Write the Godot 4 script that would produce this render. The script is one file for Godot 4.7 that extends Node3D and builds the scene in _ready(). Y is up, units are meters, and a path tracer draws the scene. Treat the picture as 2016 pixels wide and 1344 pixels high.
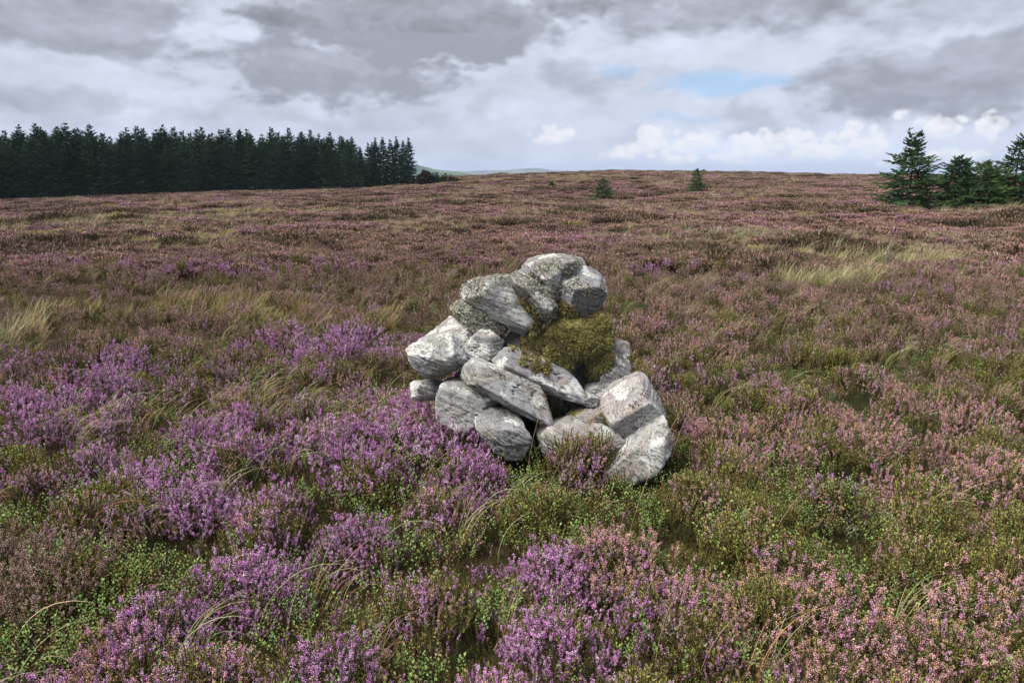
extends Node3D
# An upland moor in late summer: a loose stone cairn in blooming heather, a spruce plantation, young self-sown spruces, far hills.

const EYE := Vector3(0, 1.75, 0)
const PITCH := -12.8          # degrees
const FOV := 50.0
const FOCAL := 1441.0         # photograph pixels
const EXPOSURE := 4.7

var rough := FastNoiseLite.new()      # general fractal noise
var fine := FastNoiseLite.new()
var cell_id := FastNoiseLite.new()    # one value per heather bush
var cell_far := FastNoiseLite.new()   # distance to that bush's centre
var warp := FastNoiseLite.new()
var basis_cam := Basis(Vector3.RIGHT, deg_to_rad(PITCH))
var stones_at: Array = []             # footprints of the cairn's stones: [x, z, half width, half depth]
var names := {}

# ------------------------------------------------------------------ helpers

func ray(px: float, py: float) -> Vector3:
	return (basis_cam * Vector3(px - 1008.0, 672.0 - py, -FOCAL)).normalized()

func at_depth(px: float, py: float, depth: float) -> Vector3:
	var d := ray(px, py)
	return EYE + d * (depth / -d.z)

func on_ground(px: float, py: float, above := 0.0) -> Vector3:
	var d := ray(px, py)
	var t := 1.0
	while t < 400.0:
		var p := EYE + d * t
		if p.y < height(p.x, p.z) + above:
			break
		t *= 1.006
	var q := EYE + d * t
	return Vector3(q.x, height(q.x, q.z), q.z)

func numbered(called: String) -> String:
	var n: int = names.get(called, 0)
	names[called] = n + 1
	return called if n == 0 else "%s_%03d" % [called, n]

func tag(o: Node, label: String, category := "", group := "", kind := "") -> void:
	if label: o.set_meta("label", label)
	if category: o.set_meta("category", category)
	if group: o.set_meta("group", group)
	if kind: o.set_meta("kind", kind)

func mat(rough_: float, spec := 0.3, back := 0.0) -> StandardMaterial3D:
	var m := StandardMaterial3D.new()
	m.vertex_color_use_as_albedo = true
	m.roughness = rough_
	m.metallic_specular = spec
	m.cull_mode = BaseMaterial3D.CULL_DISABLED
	if back > 0.0:
		m.backlight_enabled = true
		m.backlight = Color(back, back, back)
	return m

# a soup of triangles with a colour each; no normals, so that every face is flat
class Soup:
	var v := PackedVector3Array()
	var c := PackedColorArray()
	func tri(a: Vector3, b: Vector3, d: Vector3, col: Color) -> void:
		v.push_back(a); v.push_back(b); v.push_back(d)
		c.push_back(col); c.push_back(col); c.push_back(col)
	func quad(a: Vector3, b: Vector3, d: Vector3, e: Vector3, col: Color) -> void:
		tri(a, b, d, col); tri(a, d, e, col)
	func tube(a: Vector3, b: Vector3, ra: float, rb: float, col: Color, n := 3) -> void:
		var ax := (b - a).normalized()
		var s := ax.cross(Vector3(0.31, 0.2, 0.93)).normalized()
		var t := ax.cross(s)
		for k in n:
			var u := TAU * k / n
			var w := TAU * (k + 1) / n
			var p := s * cos(u) + t * sin(u)
			var q := s * cos(w) + t * sin(w)
			tri(a + p * ra, b + p * rb, b + q * rb, col)
			tri(a + p * ra, b + q * rb, a + q * ra, col)
	func mesh() -> ArrayMesh:
		var m := ArrayMesh.new()
		var a := []
		a.resize(Mesh.ARRAY_MAX)
		a[Mesh.ARRAY_VERTEX] = v
		a[Mesh.ARRAY_COLOR] = c
		m.add_surface_from_arrays(Mesh.PRIMITIVE_TRIANGLES, a)
		return m

func part(called: String, mesh: Mesh, m: Material, parent: Node) -> MeshInstance3D:
	var o := MeshInstance3D.new()
	o.name = called
	o.mesh = mesh
	o.material_override = m
	parent.add_child(o, true)
	return o

func root_node(called: String, where: Vector3) -> Node3D:
	var o := Node3D.new()
	o.name = numbered(called)
	add_child(o)
	o.position = where
	return o

func jit(rng: RandomNumberGenerator, c: Color, k: float) -> Color:
	var f := 1.0 + rng.randf_range(-k, k)
	return Color(c.r * f * (1.0 + rng.randf_range(-k, k) * 0.4), c.g * f, c.b * f * (1.0 + rng.randf_range(-k, k) * 0.4))

func unit(rng: RandomNumberGenerator) -> Vector3:
	return Vector3(rng.randfn(), rng.randfn(), rng.randfn()).normalized()

func table(t: Array, x: float) -> float:
	if x <= t[0][0]: return t[0][1]
	for i in range(1, t.size()):
		if x <= t[i][0]:
			var f: float = (x - t[i - 1][0]) / (t[i][0] - t[i - 1][0])
			f = f * f * (3.0 - 2.0 * f)
			return lerpf(t[i - 1][1], t[i][1], f)
	return t[-1][1]

# ------------------------------------------------------------------ terrain

const FAR_RISE := [[-60.0, -2.2], [-35.0, -1.75], [-13.0, -1.0], [-7.0, -0.3], [-4.0, 0.9], [0.0, 1.55], [7.6, 2.6], [15.0, 2.3], [25.0, 1.3], [35.0, 1.0], [60.0, 1.0]]
const FAR_REACH := [[-60.0, 120.0], [-13.0, 130.0], [-7.0, 150.0], [-3.0, 220.0], [8.0, 260.0], [60.0, 260.0]]

func height(x: float, z: float) -> float:
	var r := sqrt(x * x + z * z)
	var az := rad_to_deg(atan2(x, -z))
	if absf(az) > 100.0:
		az = signf(az) * (200.0 - absf(az))
	var reach := table(FAR_REACH, az)
	var y := table(FAR_RISE, az) * smoothstep(14.0, reach, r)
	if r > reach:
		y -= (r - reach) * 0.016 * smoothstep(reach, reach + 250.0, r)
		y = maxf(y, -55.0)
	y += 0.20 * exp(-((x - 0.12) * (x - 0.12) / 1.2 + (z + 4.1) * (z + 4.1) / 0.7))   # the low rise that the cairn stands on
	var near := 1.0 - smoothstep(60.0, 200.0, r)
	y += 0.10 * rough.get_noise_2d(x * 4.0, z * 4.0) * smoothstep(1.0, 6.0, r)
	y += 0.22 * rough.get_noise_2d(x * 0.9 + 50.0, z * 0.9) * smoothstep(4.5, 16.0, r)
	y += 0.35 * rough.get_noise_2d(x * 0.25 + 90.0, z * 0.25) * smoothstep(12.0, 40.0, r) * (0.4 + 0.6 * near)
	return y

func make_ground() -> void:
	var cols := 480
	var radii: Array[float] = []
	var r := 0.25
	while r < 7500.0:
		radii.append(r)
		r *= 1.034 if r < 400.0 else 1.12
	var v := PackedVector3Array()
	var n := PackedVector3Array()
	var c := PackedColorArray()
	var idx := PackedInt32Array()
	v.push_back(Vector3(0, height(0, 0), 0)); c.push_back(Color(0.075, 0.055, 0.038))
	for rr in radii:
		for k in cols:
			var a := TAU * k / cols
			var x: float = sin(a) * rr
			var z: float = -cos(a) * rr
			v.push_back(Vector3(x, height(x, z), z))
			var m := rough.get_noise_2d(x * 0.5, z * 0.5) + 0.5 * rough.get_noise_2d(x * 0.02, z * 0.02)
			var col := Color(0.075, 0.055, 0.038) if m < -0.12 else (Color(0.085, 0.075, 0.035) if m < 0.15 else Color(0.08, 0.095, 0.04))
			c.push_back(col)
	n.resize(v.size())
	n.fill(Vector3.ZERO)
	for k in cols:
		idx.append_array([0, 1 + k, 1 + (k + 1) % cols])
	for i in radii.size() - 1:
		for k in cols:
			var a := 1 + i * cols + k
			var b := 1 + i * cols + (k + 1) % cols
			idx.append_array([a, a + cols, b, b, a + cols, b + cols])
	for i in range(0, idx.size(), 3):
		var fn := (v[idx[i + 2]] - v[idx[i]]).cross(v[idx[i + 1]] - v[idx[i]])
		for j in 3: n[idx[i + j]] += fn
	for i in n.size(): n[i] = n[i].normalized() if n[i].y > 0 else -n[i].normalized()
	var arr := []
	arr.resize(Mesh.ARRAY_MAX)
	arr[Mesh.ARRAY_VERTEX] = v; arr[Mesh.ARRAY_NORMAL] = n; arr[Mesh.ARRAY_COLOR] = c; arr[Mesh.ARRAY_INDEX] = idx
	var mesh := ArrayMesh.new()
	mesh.add_surface_from_arrays(Mesh.PRIMITIVE_TRIANGLES, arr)
	var m := mat(0.95, 0.2)
	m.albedo_texture = noise_tex(11, 0.02, Color(0.62, 0.6, 0.58), Color(1, 1, 1), 512)
	m.uv1_triplanar = true; m.uv1_world_triplanar = true; m.uv1_scale = Vector3(0.7, 0.7, 0.7)
	var o := part("ground", mesh, m, self)
	tag(o, "dark peaty moorland ground under the heather", "ground", "", "structure")

func noise_tex(seed_: int, freq: float, a: Color, b: Color, size := 512, normal := false, stops: Array = []) -> NoiseTexture2D:
	var t := NoiseTexture2D.new()
	t.width = size; t.height = size; t.seamless = true
	var n := FastNoiseLite.new()
	n.seed = seed_; n.frequency = freq; n.fractal_octaves = 5
	n.noise_type = FastNoiseLite.TYPE_SIMPLEX_SMOOTH
	t.noise = n
	if normal:
		t.as_normal_map = true
		t.bump_strength = 6.0
	else:
		var g := Gradient.new()
		if stops.is_empty():
			g.set_color(0, a); g.set_color(1, b)
		else:
			g.offsets = PackedFloat32Array(stops.map(func(s): return s[0]))
			g.colors = PackedColorArray(stops.map(func(s): return s[1]))
		t.color_ramp = g
	return t

# a rounded ridge, highest in its middle, with a wooded and grassy face
func make_hill(called: String, label: String, centre: Vector3, half: float, deep: float, profile: Array, colours: Array, seed_: int) -> void:
	var nx := 90
	var nz := 14
	var v := PackedVector3Array()
	var c := PackedColorArray()
	var idx := PackedInt32Array()
	for j in nz + 1:
		var w := 2.0 * j / nz - 1.0
		for i in nx + 1:
			var u := 2.0 * i / nx - 1.0
			var x := centre.x + u * half
			var z := centre.z + w * deep
			var top := table(profile, u)
			var y := centre.y + (top - centre.y) * pow(maxf(0.0, 1.0 - w * w), 0.8) * (1.0 - pow(absf(u), 8.0))
			y += 0.006 * half * rough.get_noise_2d(x * 0.02 + seed_, z * 0.02) * (1.0 - w * w)
			v.push_back(Vector3(x, y, z))
			var m := rough.get_noise_2d(x * 0.03 + seed_ * 7.0, z * 0.012)
			c.push_back(colours[0] if m < -0.05 else (colours[1] if m < 0.16 else colours[2]))
	for j in nz:
		for i in nx:
			var a := j * (nx + 1) + i
			idx.append_array([a, a + 1, a + nx + 1, a + 1, a + nx + 2, a + nx + 1])
	var st := SurfaceTool.new()
	var arr := []
	arr.resize(Mesh.ARRAY_MAX)
	arr[Mesh.ARRAY_VERTEX] = v; arr[Mesh.ARRAY_COLOR] = c; arr[Mesh.ARRAY_INDEX] = idx
	var mesh := ArrayMesh.new()
	mesh.add_surface_from_arrays(Mesh.PRIMITIVE_TRIANGLES, arr)
	st.create_from(mesh, 0)
	st.generate_normals()
	var o := part(numbered(called), st.commit(), mat(0.95, 0.2), self)
	tag(o, label, "hill", "", "structure")

# ------------------------------------------------------------------ sky

var blobs: Array = []   # [azimuth, elevation, half width, half height, kind, strength, softness] in degrees

func blob(px0: float, py0: float, px1: float, py1: float, kind: int, strength: float, soft := 0.5) -> void:
	var c := ray((px0 + px1) * 0.5, (py0 + py1) * 0.5)
	var e := ray(px1, (py0 + py1) * 0.5)
	var t := ray((px0 + px1) * 0.5, py0)
	var az := rad_to_deg(atan2(c.x, -c.z))
	var el := rad_to_deg(asin(c.y))
	blobs.append([az, el, absf(rad_to_deg(atan2(e.x, -e.z)) - az), absf(rad_to_deg(asin(t.y)) - el), kind, strength, soft])

func near_row(el: float) -> Array:
	return blobs.filter(func(b): return absf(el - b[1]) < b[3] * 2.2 + 1.4)

func sky_colour(az: float, el: float, row: Array) -> Color:
	var e := deg_to_rad(el)
	var a := deg_to_rad(az)
	var d := Vector3(sin(a) * cos(e), sin(e), -cos(a) * cos(e))
	var k := 1.0 / (d.y + 0.16)
	var p := Vector3(d.x * k, 0.0, d.z * k)
	# wavering of the outlines
	var wx := warp.get_noise_3d(d.x * 60.0, d.y * 95.0, d.z * 60.0)
	var wy := warp.get_noise_3d(d.x * 60.0 + 71.0, d.y * 95.0, d.z * 60.0)
	var f1 := rough.get_noise_2d(p.x * 7.0 + 3.0, p.z * 7.0 + 9.0)
	var f2 := rough.get_noise_3d(d.x * 42.0, d.y * 110.0, d.z * 42.0)
	var f3 := fine.get_noise_3d(d.x * 150.0, d.y * 330.0, d.z * 150.0)
	var f4 := rough.get_noise_3d(d.x * 105.0 + 20.0 + wx * 5.0, d.y * 240.0 + wy * 5.0, d.z * 105.0)
	# bright veil with soft grey folds
	var light := 0.69 + 0.15 * f2 + 0.09 * f4 + 0.04 * f3
	var low := 1.0 - smoothstep(0.0, 7.0, el)
	light = lerpf(light, 0.68 + 0.10 * f2 + 0.08 * f4, low * 0.8)
	var grey := smoothstep(-0.05, 0.5, f1 + 0.25 * f2) * smoothstep(3.0, 12.0, el) * 0.75
	if absf(az) < 42.0 and el < 15.0:
		grey *= 0.25
	var white := 0.0
	var blue := 0.0
	var base_dark := 0.0   # clouds are darkest along their flat undersides
	for b in row:
		if absf(az - b[0]) > b[2] * 2.0 + 3.5: continue
		var dx: float = az - b[0] + wx * 3.4 * (1.0 if b[4] != 2 else 0.5)
		var dy: float = el - b[1] + wy * 1.3 * (1.0 if b[4] != 2 else 0.6)
		if absf(dx) > b[2] * 2.0 or absf(dy) > b[3] * 2.2: continue
		var q := sqrt((dx / b[2]) * (dx / b[2]) + (dy / b[3]) * (dy / b[3])) + 0.45 * f2 + 0.26 * f4 + 0.14 * f3
		var s: float = (1.0 - smoothstep(1.0 - b[6], 1.0 + b[6] * 0.6, q)) * b[5]
		if b[4] == 0:
			grey = grey + s * (1.0 - grey)
			base_dark += s * clampf(-dy / b[3], -1.0, 1.0)
		elif b[4] == 1:
			var heap := absf(fine.get_noise_3d(d.x * 95.0, d.y * 120.0, d.z * 95.0))
			q = sqrt((dx / b[2]) * (dx / b[2]) + (dy / b[3]) * (dy / b[3])) + 0.95 * (0.32 - heap) + 0.5 * f2
			s = (1.0 - smoothstep(0.62, 0.98, q)) * b[5] * smoothstep(-0.95, 0.25, dy / b[3] + 0.3 * f3)
			white = maxf(white, s * (0.9 + 0.5 * f3) * (1.0 if b[1] < 5.2 else 0.6))
		elif b[4] == 2: blue = maxf(blue, s)
		elif b[4] == 3: light += s * 0.14
	var tint := Color(0.905, 0.975, 1.16).lerp(Color(0.88, 0.985, 1.20), low * 0.85)
	var col := Color(light * tint.r, light * tint.g, light * tint.b)
	col = col.lerp(Color(0.42, 0.64, 0.93), blue * 0.8)
	var g := 0.395 + 0.10 * f2 + 0.12 * f4 + 0.05 * f3 - 0.075 * clampf(base_dark, -1.2, 1.0)
	col = col.lerp(Color(g * 0.935, g * 0.98, g * 1.15), clampf(grey, 0.0, 1.0))
	col = col.lerp(Color(0.93, 0.94, 0.98), clampf(white, 0.0, 1.0))
	return Color(col.r / EXPOSURE, col.g / EXPOSURE, col.b / EXPOSURE)

func make_sky() -> PanoramaSkyMaterial:
	# the large cloud masses of the photograph
	blob(520, -60, 1180, 132, 0, 1.0, 0.3)
	blob(1000, -80, 1800, 70, 0, 0.75, 0.6)
	blob(-120, -60, 400, 122, 0, 0.7, 0.3)
	blob(420, 70, 900, 205, 0, 0.82, 0.28)
	blob(1540, 70, 2200, 245, 0, 0.75, 0.32)
	blob(1060, 120, 1210, 195, 0, 0.45, 0.6)
	blob(940, 190, 1020, 240, 0, 0.3, 0.7)
	blob(1400, 185, 1530, 280, 0, 0.4, 0.6)
	blob(1100, 255, 1300, 305, 0, 0.28, 0.7)
	blob(-60, 180, 260, 222, 0, 0.35, 0.7)
	blob(300, 205, 900, 262, 0, 0.25, 0.8)
	blob(1700, -40, 2100, 90, 0, 0.45, 0.7)
	# bright openings between them
	blob(640, 78, 1000, 160, 3, 0.9, 0.6)
	blob(960, 70, 1600, 145, 3, 0.7, 0.7)
	blob(480, 188, 720, 232, 3, 0.8, 0.6)
	blob(380, 0, 560, 110, 3, 0.6, 0.7)
	blob(900, 190, 1300, 260, 3, 0.5, 0.8)
	blob(1000, 235, 2060, 330, 3, 1.0, 0.8)
	# gaps of blue
	blob(1290, 136, 1570, 196, 2, 1.0, 0.5)
	blob(1165, 130, 1250, 154, 2, 0.9, 0.6)
	blob(1270, 224, 1430, 242, 2, 0.5, 0.8)
	# sunlit heads of far cumulus
	for w in [[1180, 268, 1300, 318], [1440, 262, 1560, 312], [1560, 282, 1680, 322], [1290, 292, 1400, 328], [1740, 276, 1860, 318], [1400, 286, 1500, 326], [1790, 236, 1900, 268], [1065, 246, 1130, 284], [1160, 288, 1260, 322], [1320, 244, 1420, 296], [1620, 238, 1745, 304], [1940, 225, 2030, 285], [1500, 245, 1620, 292], [1240, 262, 1330, 300], [1860, 280, 1960, 322], [1700, 300, 1800, 330]]:
		blob(w[0] - 14.0, w[1] - 6.0, w[2] + 14.0, w[3] + 8.0, 1, 0.95, 0.45)
	# the sky all round, then the part low ahead in finer steps
	var w0 := 768
	var h0 := 384
	var f := PackedFloat32Array()
	f.resize(w0 * h0 * 3)
	var at := 0
	for j in h0:
		var el := 90.0 - (j + 0.5) * 180.0 / h0
		var row := near_row(el)
		for i in w0:
			var c := Color(0.06, 0.055, 0.05)
			if el > -1.0:
				c = sky_colour((i + 0.5) * 360.0 / w0 - 180.0, maxf(el, 0.05), row)
			f[at] = c.r; f[at + 1] = c.g; f[at + 2] = c.b
			at += 3
	var im := Image.create_from_data(w0, h0, false, Image.FORMAT_RGBF, f.to_byte_array())
	im.resize(4096, 2048, Image.INTERPOLATE_BILINEAR)
	var i0 := 1536
	var w1 := 1024
	var h1 := 224
	var j0 := 1024 - 216
	f.resize(w1 * h1 * 3)
	at = 0
	for j in h1:
		var el := 90.0 - (j0 + j + 0.5) * 180.0 / 2048.0
		var row := near_row(el)
		for i in w1:
			var c := sky_colour((i0 + i + 0.5) * 360.0 / 4096.0 - 180.0, maxf(el, 0.05), row)
			f[at] = c.r; f[at + 1] = c.g; f[at + 2] = c.b
			at += 3
	var ahead := Image.create_from_data(w1, h1, false, Image.FORMAT_RGBF, f.to_byte_array())
	im.blit_rect(ahead, Rect2i(0, 0, w1, h1), Vector2i(i0, j0))
	var m := PanoramaSkyMaterial.new()
	m.panorama = ImageTexture.create_from_image(im)
	return m

# ------------------------------------------------------------------ cairn

# an outline given as points of an enlargement (760, 480, times 2.8), a depth, a thickness and faces cut into it
func stone_mesh(o: Dictionary, seed_: int) -> Array:
	var rng := RandomNumberGenerator.new()
	rng.seed = seed_ * 977 + 5
	var depth: float = o.d
	var poly: Array[Vector2] = []
	var middle := Vector2.ZERO
	for p in o.p:
		var w := at_depth(760.0 + p[0] / 2.8, 480.0 + p[1] / 2.8, depth)
		poly.append(Vector2(w.x, w.y))
	var area := 0.0
	for i in poly.size():
		var a := poly[i]
		var b := poly[(i + 1) % poly.size()]
		var cr := a.x * b.y - b.x * a.y
		area += cr
		middle += (a + b) * cr
	middle /= 3.0 * area
	var thick: float = o.t
	var soft_body: bool = o.get("moss", 0.0) > 1.0
	var local := PackedVector2Array()
	var widest := 0.0
	for p in poly:
		local.push_back((p - middle) * float(o.get("grow", 1.03)))
		widest = maxf(widest, (p - middle).length())
	var hull := Geometry2D.convex_hull(local)
	hull.remove_at(hull.size() - 1)
	if area < 0.0: pass
	# half-spaces: the sides of the outline, a front, a back, and breaks across the corners
	var planes: Array = []
	for i in hull.size():
		var a := hull[i]
		var b := hull[(i + 1) % hull.size()]
		var e := (b - a).normalized()
		var n2 := Vector2(e.y, -e.x)
		if n2.dot(a) < 0.0: n2 = -n2
		var n := Vector3(n2.x, n2.y, rng.randf_range(-0.22, 0.22)).normalized()
		planes.append([n, maxf(n2.dot(a) / sqrt(1.0 + n.z * n.z), 0.02)])
	var cuts: Array = []
	for cu in o.get("f", []): cuts.append([cu[0], cu[1], cu[2], 0.24 + cu[3] * 0.55])
	for i in int(o.get("n", 5)) + (2 if not soft_body else 7):
		var u := unit(rng)
		u.z = absf(u.z) + 0.30
		u = u.normalized()
		cuts.append([u.x, u.y, u.z, rng.randf_range(0.18, 0.36)])
	for i in 6:
		var u := unit(rng)
		u.z = -absf(u.z) - 0.35
		u = u.normalized()
		cuts.append([u.x, u.y, u.z, rng.randf_range(0.2, 0.4)])
	cuts.append([rng.randf_range(-0.15, 0.15), rng.randf_range(-0.1, 0.25), 1.0, 0.08])
	cuts.append([rng.randf_range(-0.2, 0.2), rng.randf_range(-0.2, 0.2), -1.0, 0.08])
	for cu in cuts:
		var n := Vector3(cu[0], cu[1], cu[2]).normalized()
		var most := 0.0
		for h in hull: most = maxf(most, n.x * h.x + n.y * h.y)
		planes.append([n, (most + absf(n.z) * thick) * (1.0 - cu[3])])
	var power := 7.0 if soft_body else 70.0
	var ng := 34
	var verts := PackedVector3Array()
	var idx := PackedInt32Array()
	var ext := Vector3(0.1, 0.1, thick)
	for h in hull: ext = Vector3(maxf(ext.x, absf(h.x)), maxf(ext.y, absf(h.y)), ext.z)
	for face in 6:
		var start := verts.size()
		for j in ng + 1:
			for k in ng + 1:
				var u := tan((2.0 * k / ng - 1.0) * PI * 0.25)
				var w := tan((2.0 * j / ng - 1.0) * PI * 0.25)
				var d := [Vector3(1, w, -u), Vector3(-1, w, u), Vector3(u, 1, -w), Vector3(u, -1, w), Vector3(u, w, 1), Vector3(-u, w, -1)][face] as Vector3
				d = (d * ext).normalized()
				var best := 0.0
				for pl in planes:
					var c: float = (pl[0] as Vector3).dot(d)
					if c > 0.02: best += pow(c / pl[1] * 0.2, power)
				verts.push_back(d * 0.2 * pow(best, -1.0 / power))
		for j in ng:
			for k in ng:
				var a := start + j * (ng + 1) + k
				idx.append_array([a, a + ng + 1, a + 1, a + 1, a + ng + 1, a + ng + 2])
	# roughness of the broken rock: lumps, bedding steps, cracks, pits
	var off := Vector3(seed_ * 3.7, seed_ * 1.9, 0)
	var grain: Array = o.get("bed", [0.3, 0.9, 0.2])
	var bed := Vector3(grain[0], grain[1], grain[2]).normalized()
	var bumpy: float = o.get("rough", 1.0)
	var cols := PackedColorArray()
	var base: Color = jit(rng, o.get("c", Color(0.36, 0.355, 0.36)), 0.14)
	var whiteness: float = o.get("white", 0.35)
	var darkness: float = o.get("dark", 0.2)
	var mossy: float = o.get("moss", 0.0)
	var spots: Array = []
	for i in 7:
		var q := verts[rng.randi_range(0, verts.size() - 1)]
		spots.append([q, rng.randf_range(0.010, 0.040)])
	for i in verts.size():
		var p := verts[i]
		var n := Vector3(p.x / (ext.x * ext.x), p.y / (ext.y * ext.y), p.z / (ext.z * ext.z)).normalized()
		var q := p + off
		var big := rough.get_noise_3dv(q * 28.0)
		var mid := rough.get_noise_3dv(q * 95.0)
		var small := fine.get_noise_3dv(q * 260.0)
		var layer := rough.get_noise_2d(bed.dot(q) * 420.0, big * 6.0)
		var crack := absf(rough.get_noise_3dv(q * 34.0 + Vector3(40, 7, 3)))
		var cleft := 1.0 - smoothstep(0.0, 0.028, crack)
		var step := floorf(rough.get_noise_3dv(q * 22.0 + Vector3(5, 5, 5)) * 5.0) / 5.0
		var move := (0.006 if not soft_body else 0.035) * big + (0.012 * step if not soft_body else 0.0) + (0.0035 if not soft_body else 0.016) * mid + 0.0028 * small * bumpy + 0.007 * layer - 0.02 * cleft * float(o.get("crack", 0.7))
		if o.get("crust", 0.0) > 0.0:
			move += 0.008 * absf(fine.get_noise_3dv(q * 520.0)) * 2.0
		verts[i] = p + n * move
		# what grows on it
		var tone := 1.0 + 0.30 * mid + 0.22 * small + 0.25 * layer
		tone *= 0.72
		var col := Color(base.r * tone, base.g * tone, base.b * tone)
		if rough.get_noise_3dv(q * 40.0 + Vector3(9, 0, 31)) > 0.18:
			col = col.lerp(Color(0.30, 0.27, 0.22), 0.5)
		if rough.get_noise_3dv(q * 30.0 + Vector3(0, 50, 0)) + 0.22 * mid + 0.18 * small > 0.38 - whiteness * 0.70:
			var wt := 0.92 + 0.3 * small
			col = col.lerp(Color(0.60 * wt, 0.61 * wt, 0.60 * wt), 0.9)
		for s in spots:
			var dd: float = (s[0] - p).length() + 0.004 * small
			if dd < s[1]:
				col = Color(0.50, 0.525, 0.50) if absf(dd - s[1] * 0.6) > 0.004 else Color(0.30, 0.32, 0.30)
		if fine.get_noise_3dv(q * 330.0 + Vector3(0, 0, 80)) > 0.44 - darkness * 0.6:
			col = col.lerp(Color(0.085, 0.08, 0.075), 0.75)
		if o.get("crust", 0.0) > 0.0 and rough.get_noise_3dv(q * 50.0 + Vector3(70, 0, 0)) > 0.3 - float(o.crust):
			# a mosaic of three lichens, from noise alone
			var mosaic := fine.get_noise_3dv(q * 600.0)
			col = Color(0.30, 0.31, 0.26) if mosaic > 0.02 else (Color(0.16, 0.155, 0.135) if mosaic > -0.25 else Color(0.10, 0.09, 0.08))
		if mossy > 0.0 and rough.get_noise_3dv(q * 30.0 + Vector3(0, 0, 9)) + 0.3 * mid > 0.5 - mossy:
			var u := 1.0 + 0.7 * small
			col = Color(0.15 * u, 0.14 * u, 0.045 * u)
		if cleft > 0.55 and o.get("crack", 0.7) > 0.0:
			col = col.lerp(Color(0.09, 0.085, 0.075), 0.7)
		cols.push_back(col)
	var norm := PackedVector3Array()
	norm.resize(verts.size())
	norm.fill(Vector3.ZERO)
	for i in range(0, idx.size(), 3):
		var fn := (verts[idx[i + 2]] - verts[idx[i]]).cross(verts[idx[i + 1]] - verts[idx[i]])
		for j in 3: norm[idx[i + j]] += fn
	var sign_ := 0.0
	for i in verts.size(): sign_ += norm[i].dot(verts[i])
	# edges of the six grids meet: give the shared places one normal
	var same := {}
	for i in verts.size():
		var key := Vector3i((verts[i] * 20000.0).round())
		same[key] = same.get(key, Vector3.ZERO) + norm[i]
	for i in norm.size(): norm[i] = (same[Vector3i((verts[i] * 20000.0).round())] as Vector3).normalized() * signf(sign_)
	var arr := []
	arr.resize(Mesh.ARRAY_MAX)
	arr[Mesh.ARRAY_VERTEX] = verts; arr[Mesh.ARRAY_NORMAL] = norm; arr[Mesh.ARRAY_COLOR] = cols; arr[Mesh.ARRAY_INDEX] = idx
	var mesh := ArrayMesh.new()
	mesh.add_surface_from_arrays(Mesh.PRIMITIVE_TRIANGLES, arr)
	var back: float = o.get("back", thick * 0.35)
	return [mesh, Vector3(middle.x, middle.y, -depth - back), verts, norm, widest, thick]

# short upright tufts over part of a stone: keep(p, n) says where (p in the stone's own axes)
func moss_cover(verts: PackedVector3Array, norm: PackedVector3Array, count: int, keep: Callable, seed_: int, size := 0.02) -> ArrayMesh:
	var rng := RandomNumberGenerator.new()
	rng.seed = seed_
	var s := Soup.new()
	var tries := 0
	var done := 0
	while done < count and tries < count * 30:
		tries += 1
		var i := rng.randi_range(0, verts.size() - 1)
		var p := verts[i]
		if not keep.call(p, norm[i]): continue
		done += 1
		p += unit(rng) * 0.008
		var patch := 1.2 * rough.get_noise_3dv(p * 45.0 + Vector3(seed_, 0, 0)) + 0.5 * fine.get_noise_3dv(p * 300.0)
		var col := Color(0.255, 0.24, 0.095) if patch > 0.05 else (Color(0.215, 0.19, 0.085) if patch > -0.18 else Color(0.185, 0.145, 0.08))
		for k in 4:
			var hang := 1.0 if norm[i].y < -0.45 and fine.get_noise_3dv(p * 60.0) > -0.05 else 0.0
			var dir := (norm[i] * (1.0 - 0.5 * hang) + unit(rng) * 0.8 + Vector3(0, -0.12 - 1.1 * hang, 0)).normalized()
			var side := dir.cross(unit(rng)).normalized() * size * 0.22
			s.tri(p - side, p + side, p + dir * size * rng.randf_range(0.6, 1.3) * (1.0 + 0.9 * hang), jit(rng, col, 0.35))
	return s.mesh()

# crisp little lobes of leafy lichen
func lichen_cover(verts: PackedVector3Array, norm: PackedVector3Array, count: int, keep: Callable, seed_: int) -> ArrayMesh:
	var rng := RandomNumberGenerator.new()
	rng.seed = seed_
	var s := Soup.new()
	var tries := 0
	var done := 0
	while done < count and tries < count * 30:
		tries += 1
		var i := rng.randi_range(0, verts.size() - 1)
		var p := verts[i]
		if not keep.call(p, norm[i]): continue
		done += 1
		p += unit(rng) * 0.006
		var n := norm[i]
		var a := n.cross(unit(rng)).normalized()
		var b := n.cross(a)
		var roll := rng.randf()
		var col := Color(0.38, 0.38, 0.31) if roll < 0.5 else (Color(0.24, 0.24, 0.20) if roll < 0.75 else Color(0.10, 0.085, 0.07))
		var r := rng.randf_range(0.003, 0.007)
		var lobes := 5
		for k in lobes:
			var u := TAU * k / lobes + rng.randf() * 0.6
			var q := (a * cos(u) + b * sin(u)) * r
			var w := (a * cos(u + 1.1) + b * sin(u + 1.1)) * r
			s.tri(p + n * 0.001, p + q + n * rng.randf_range(0.001, 0.006), p + w + n * rng.randf_range(0.001, 0.006), jit(rng, col, 0.25))
	return s.mesh()

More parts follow.
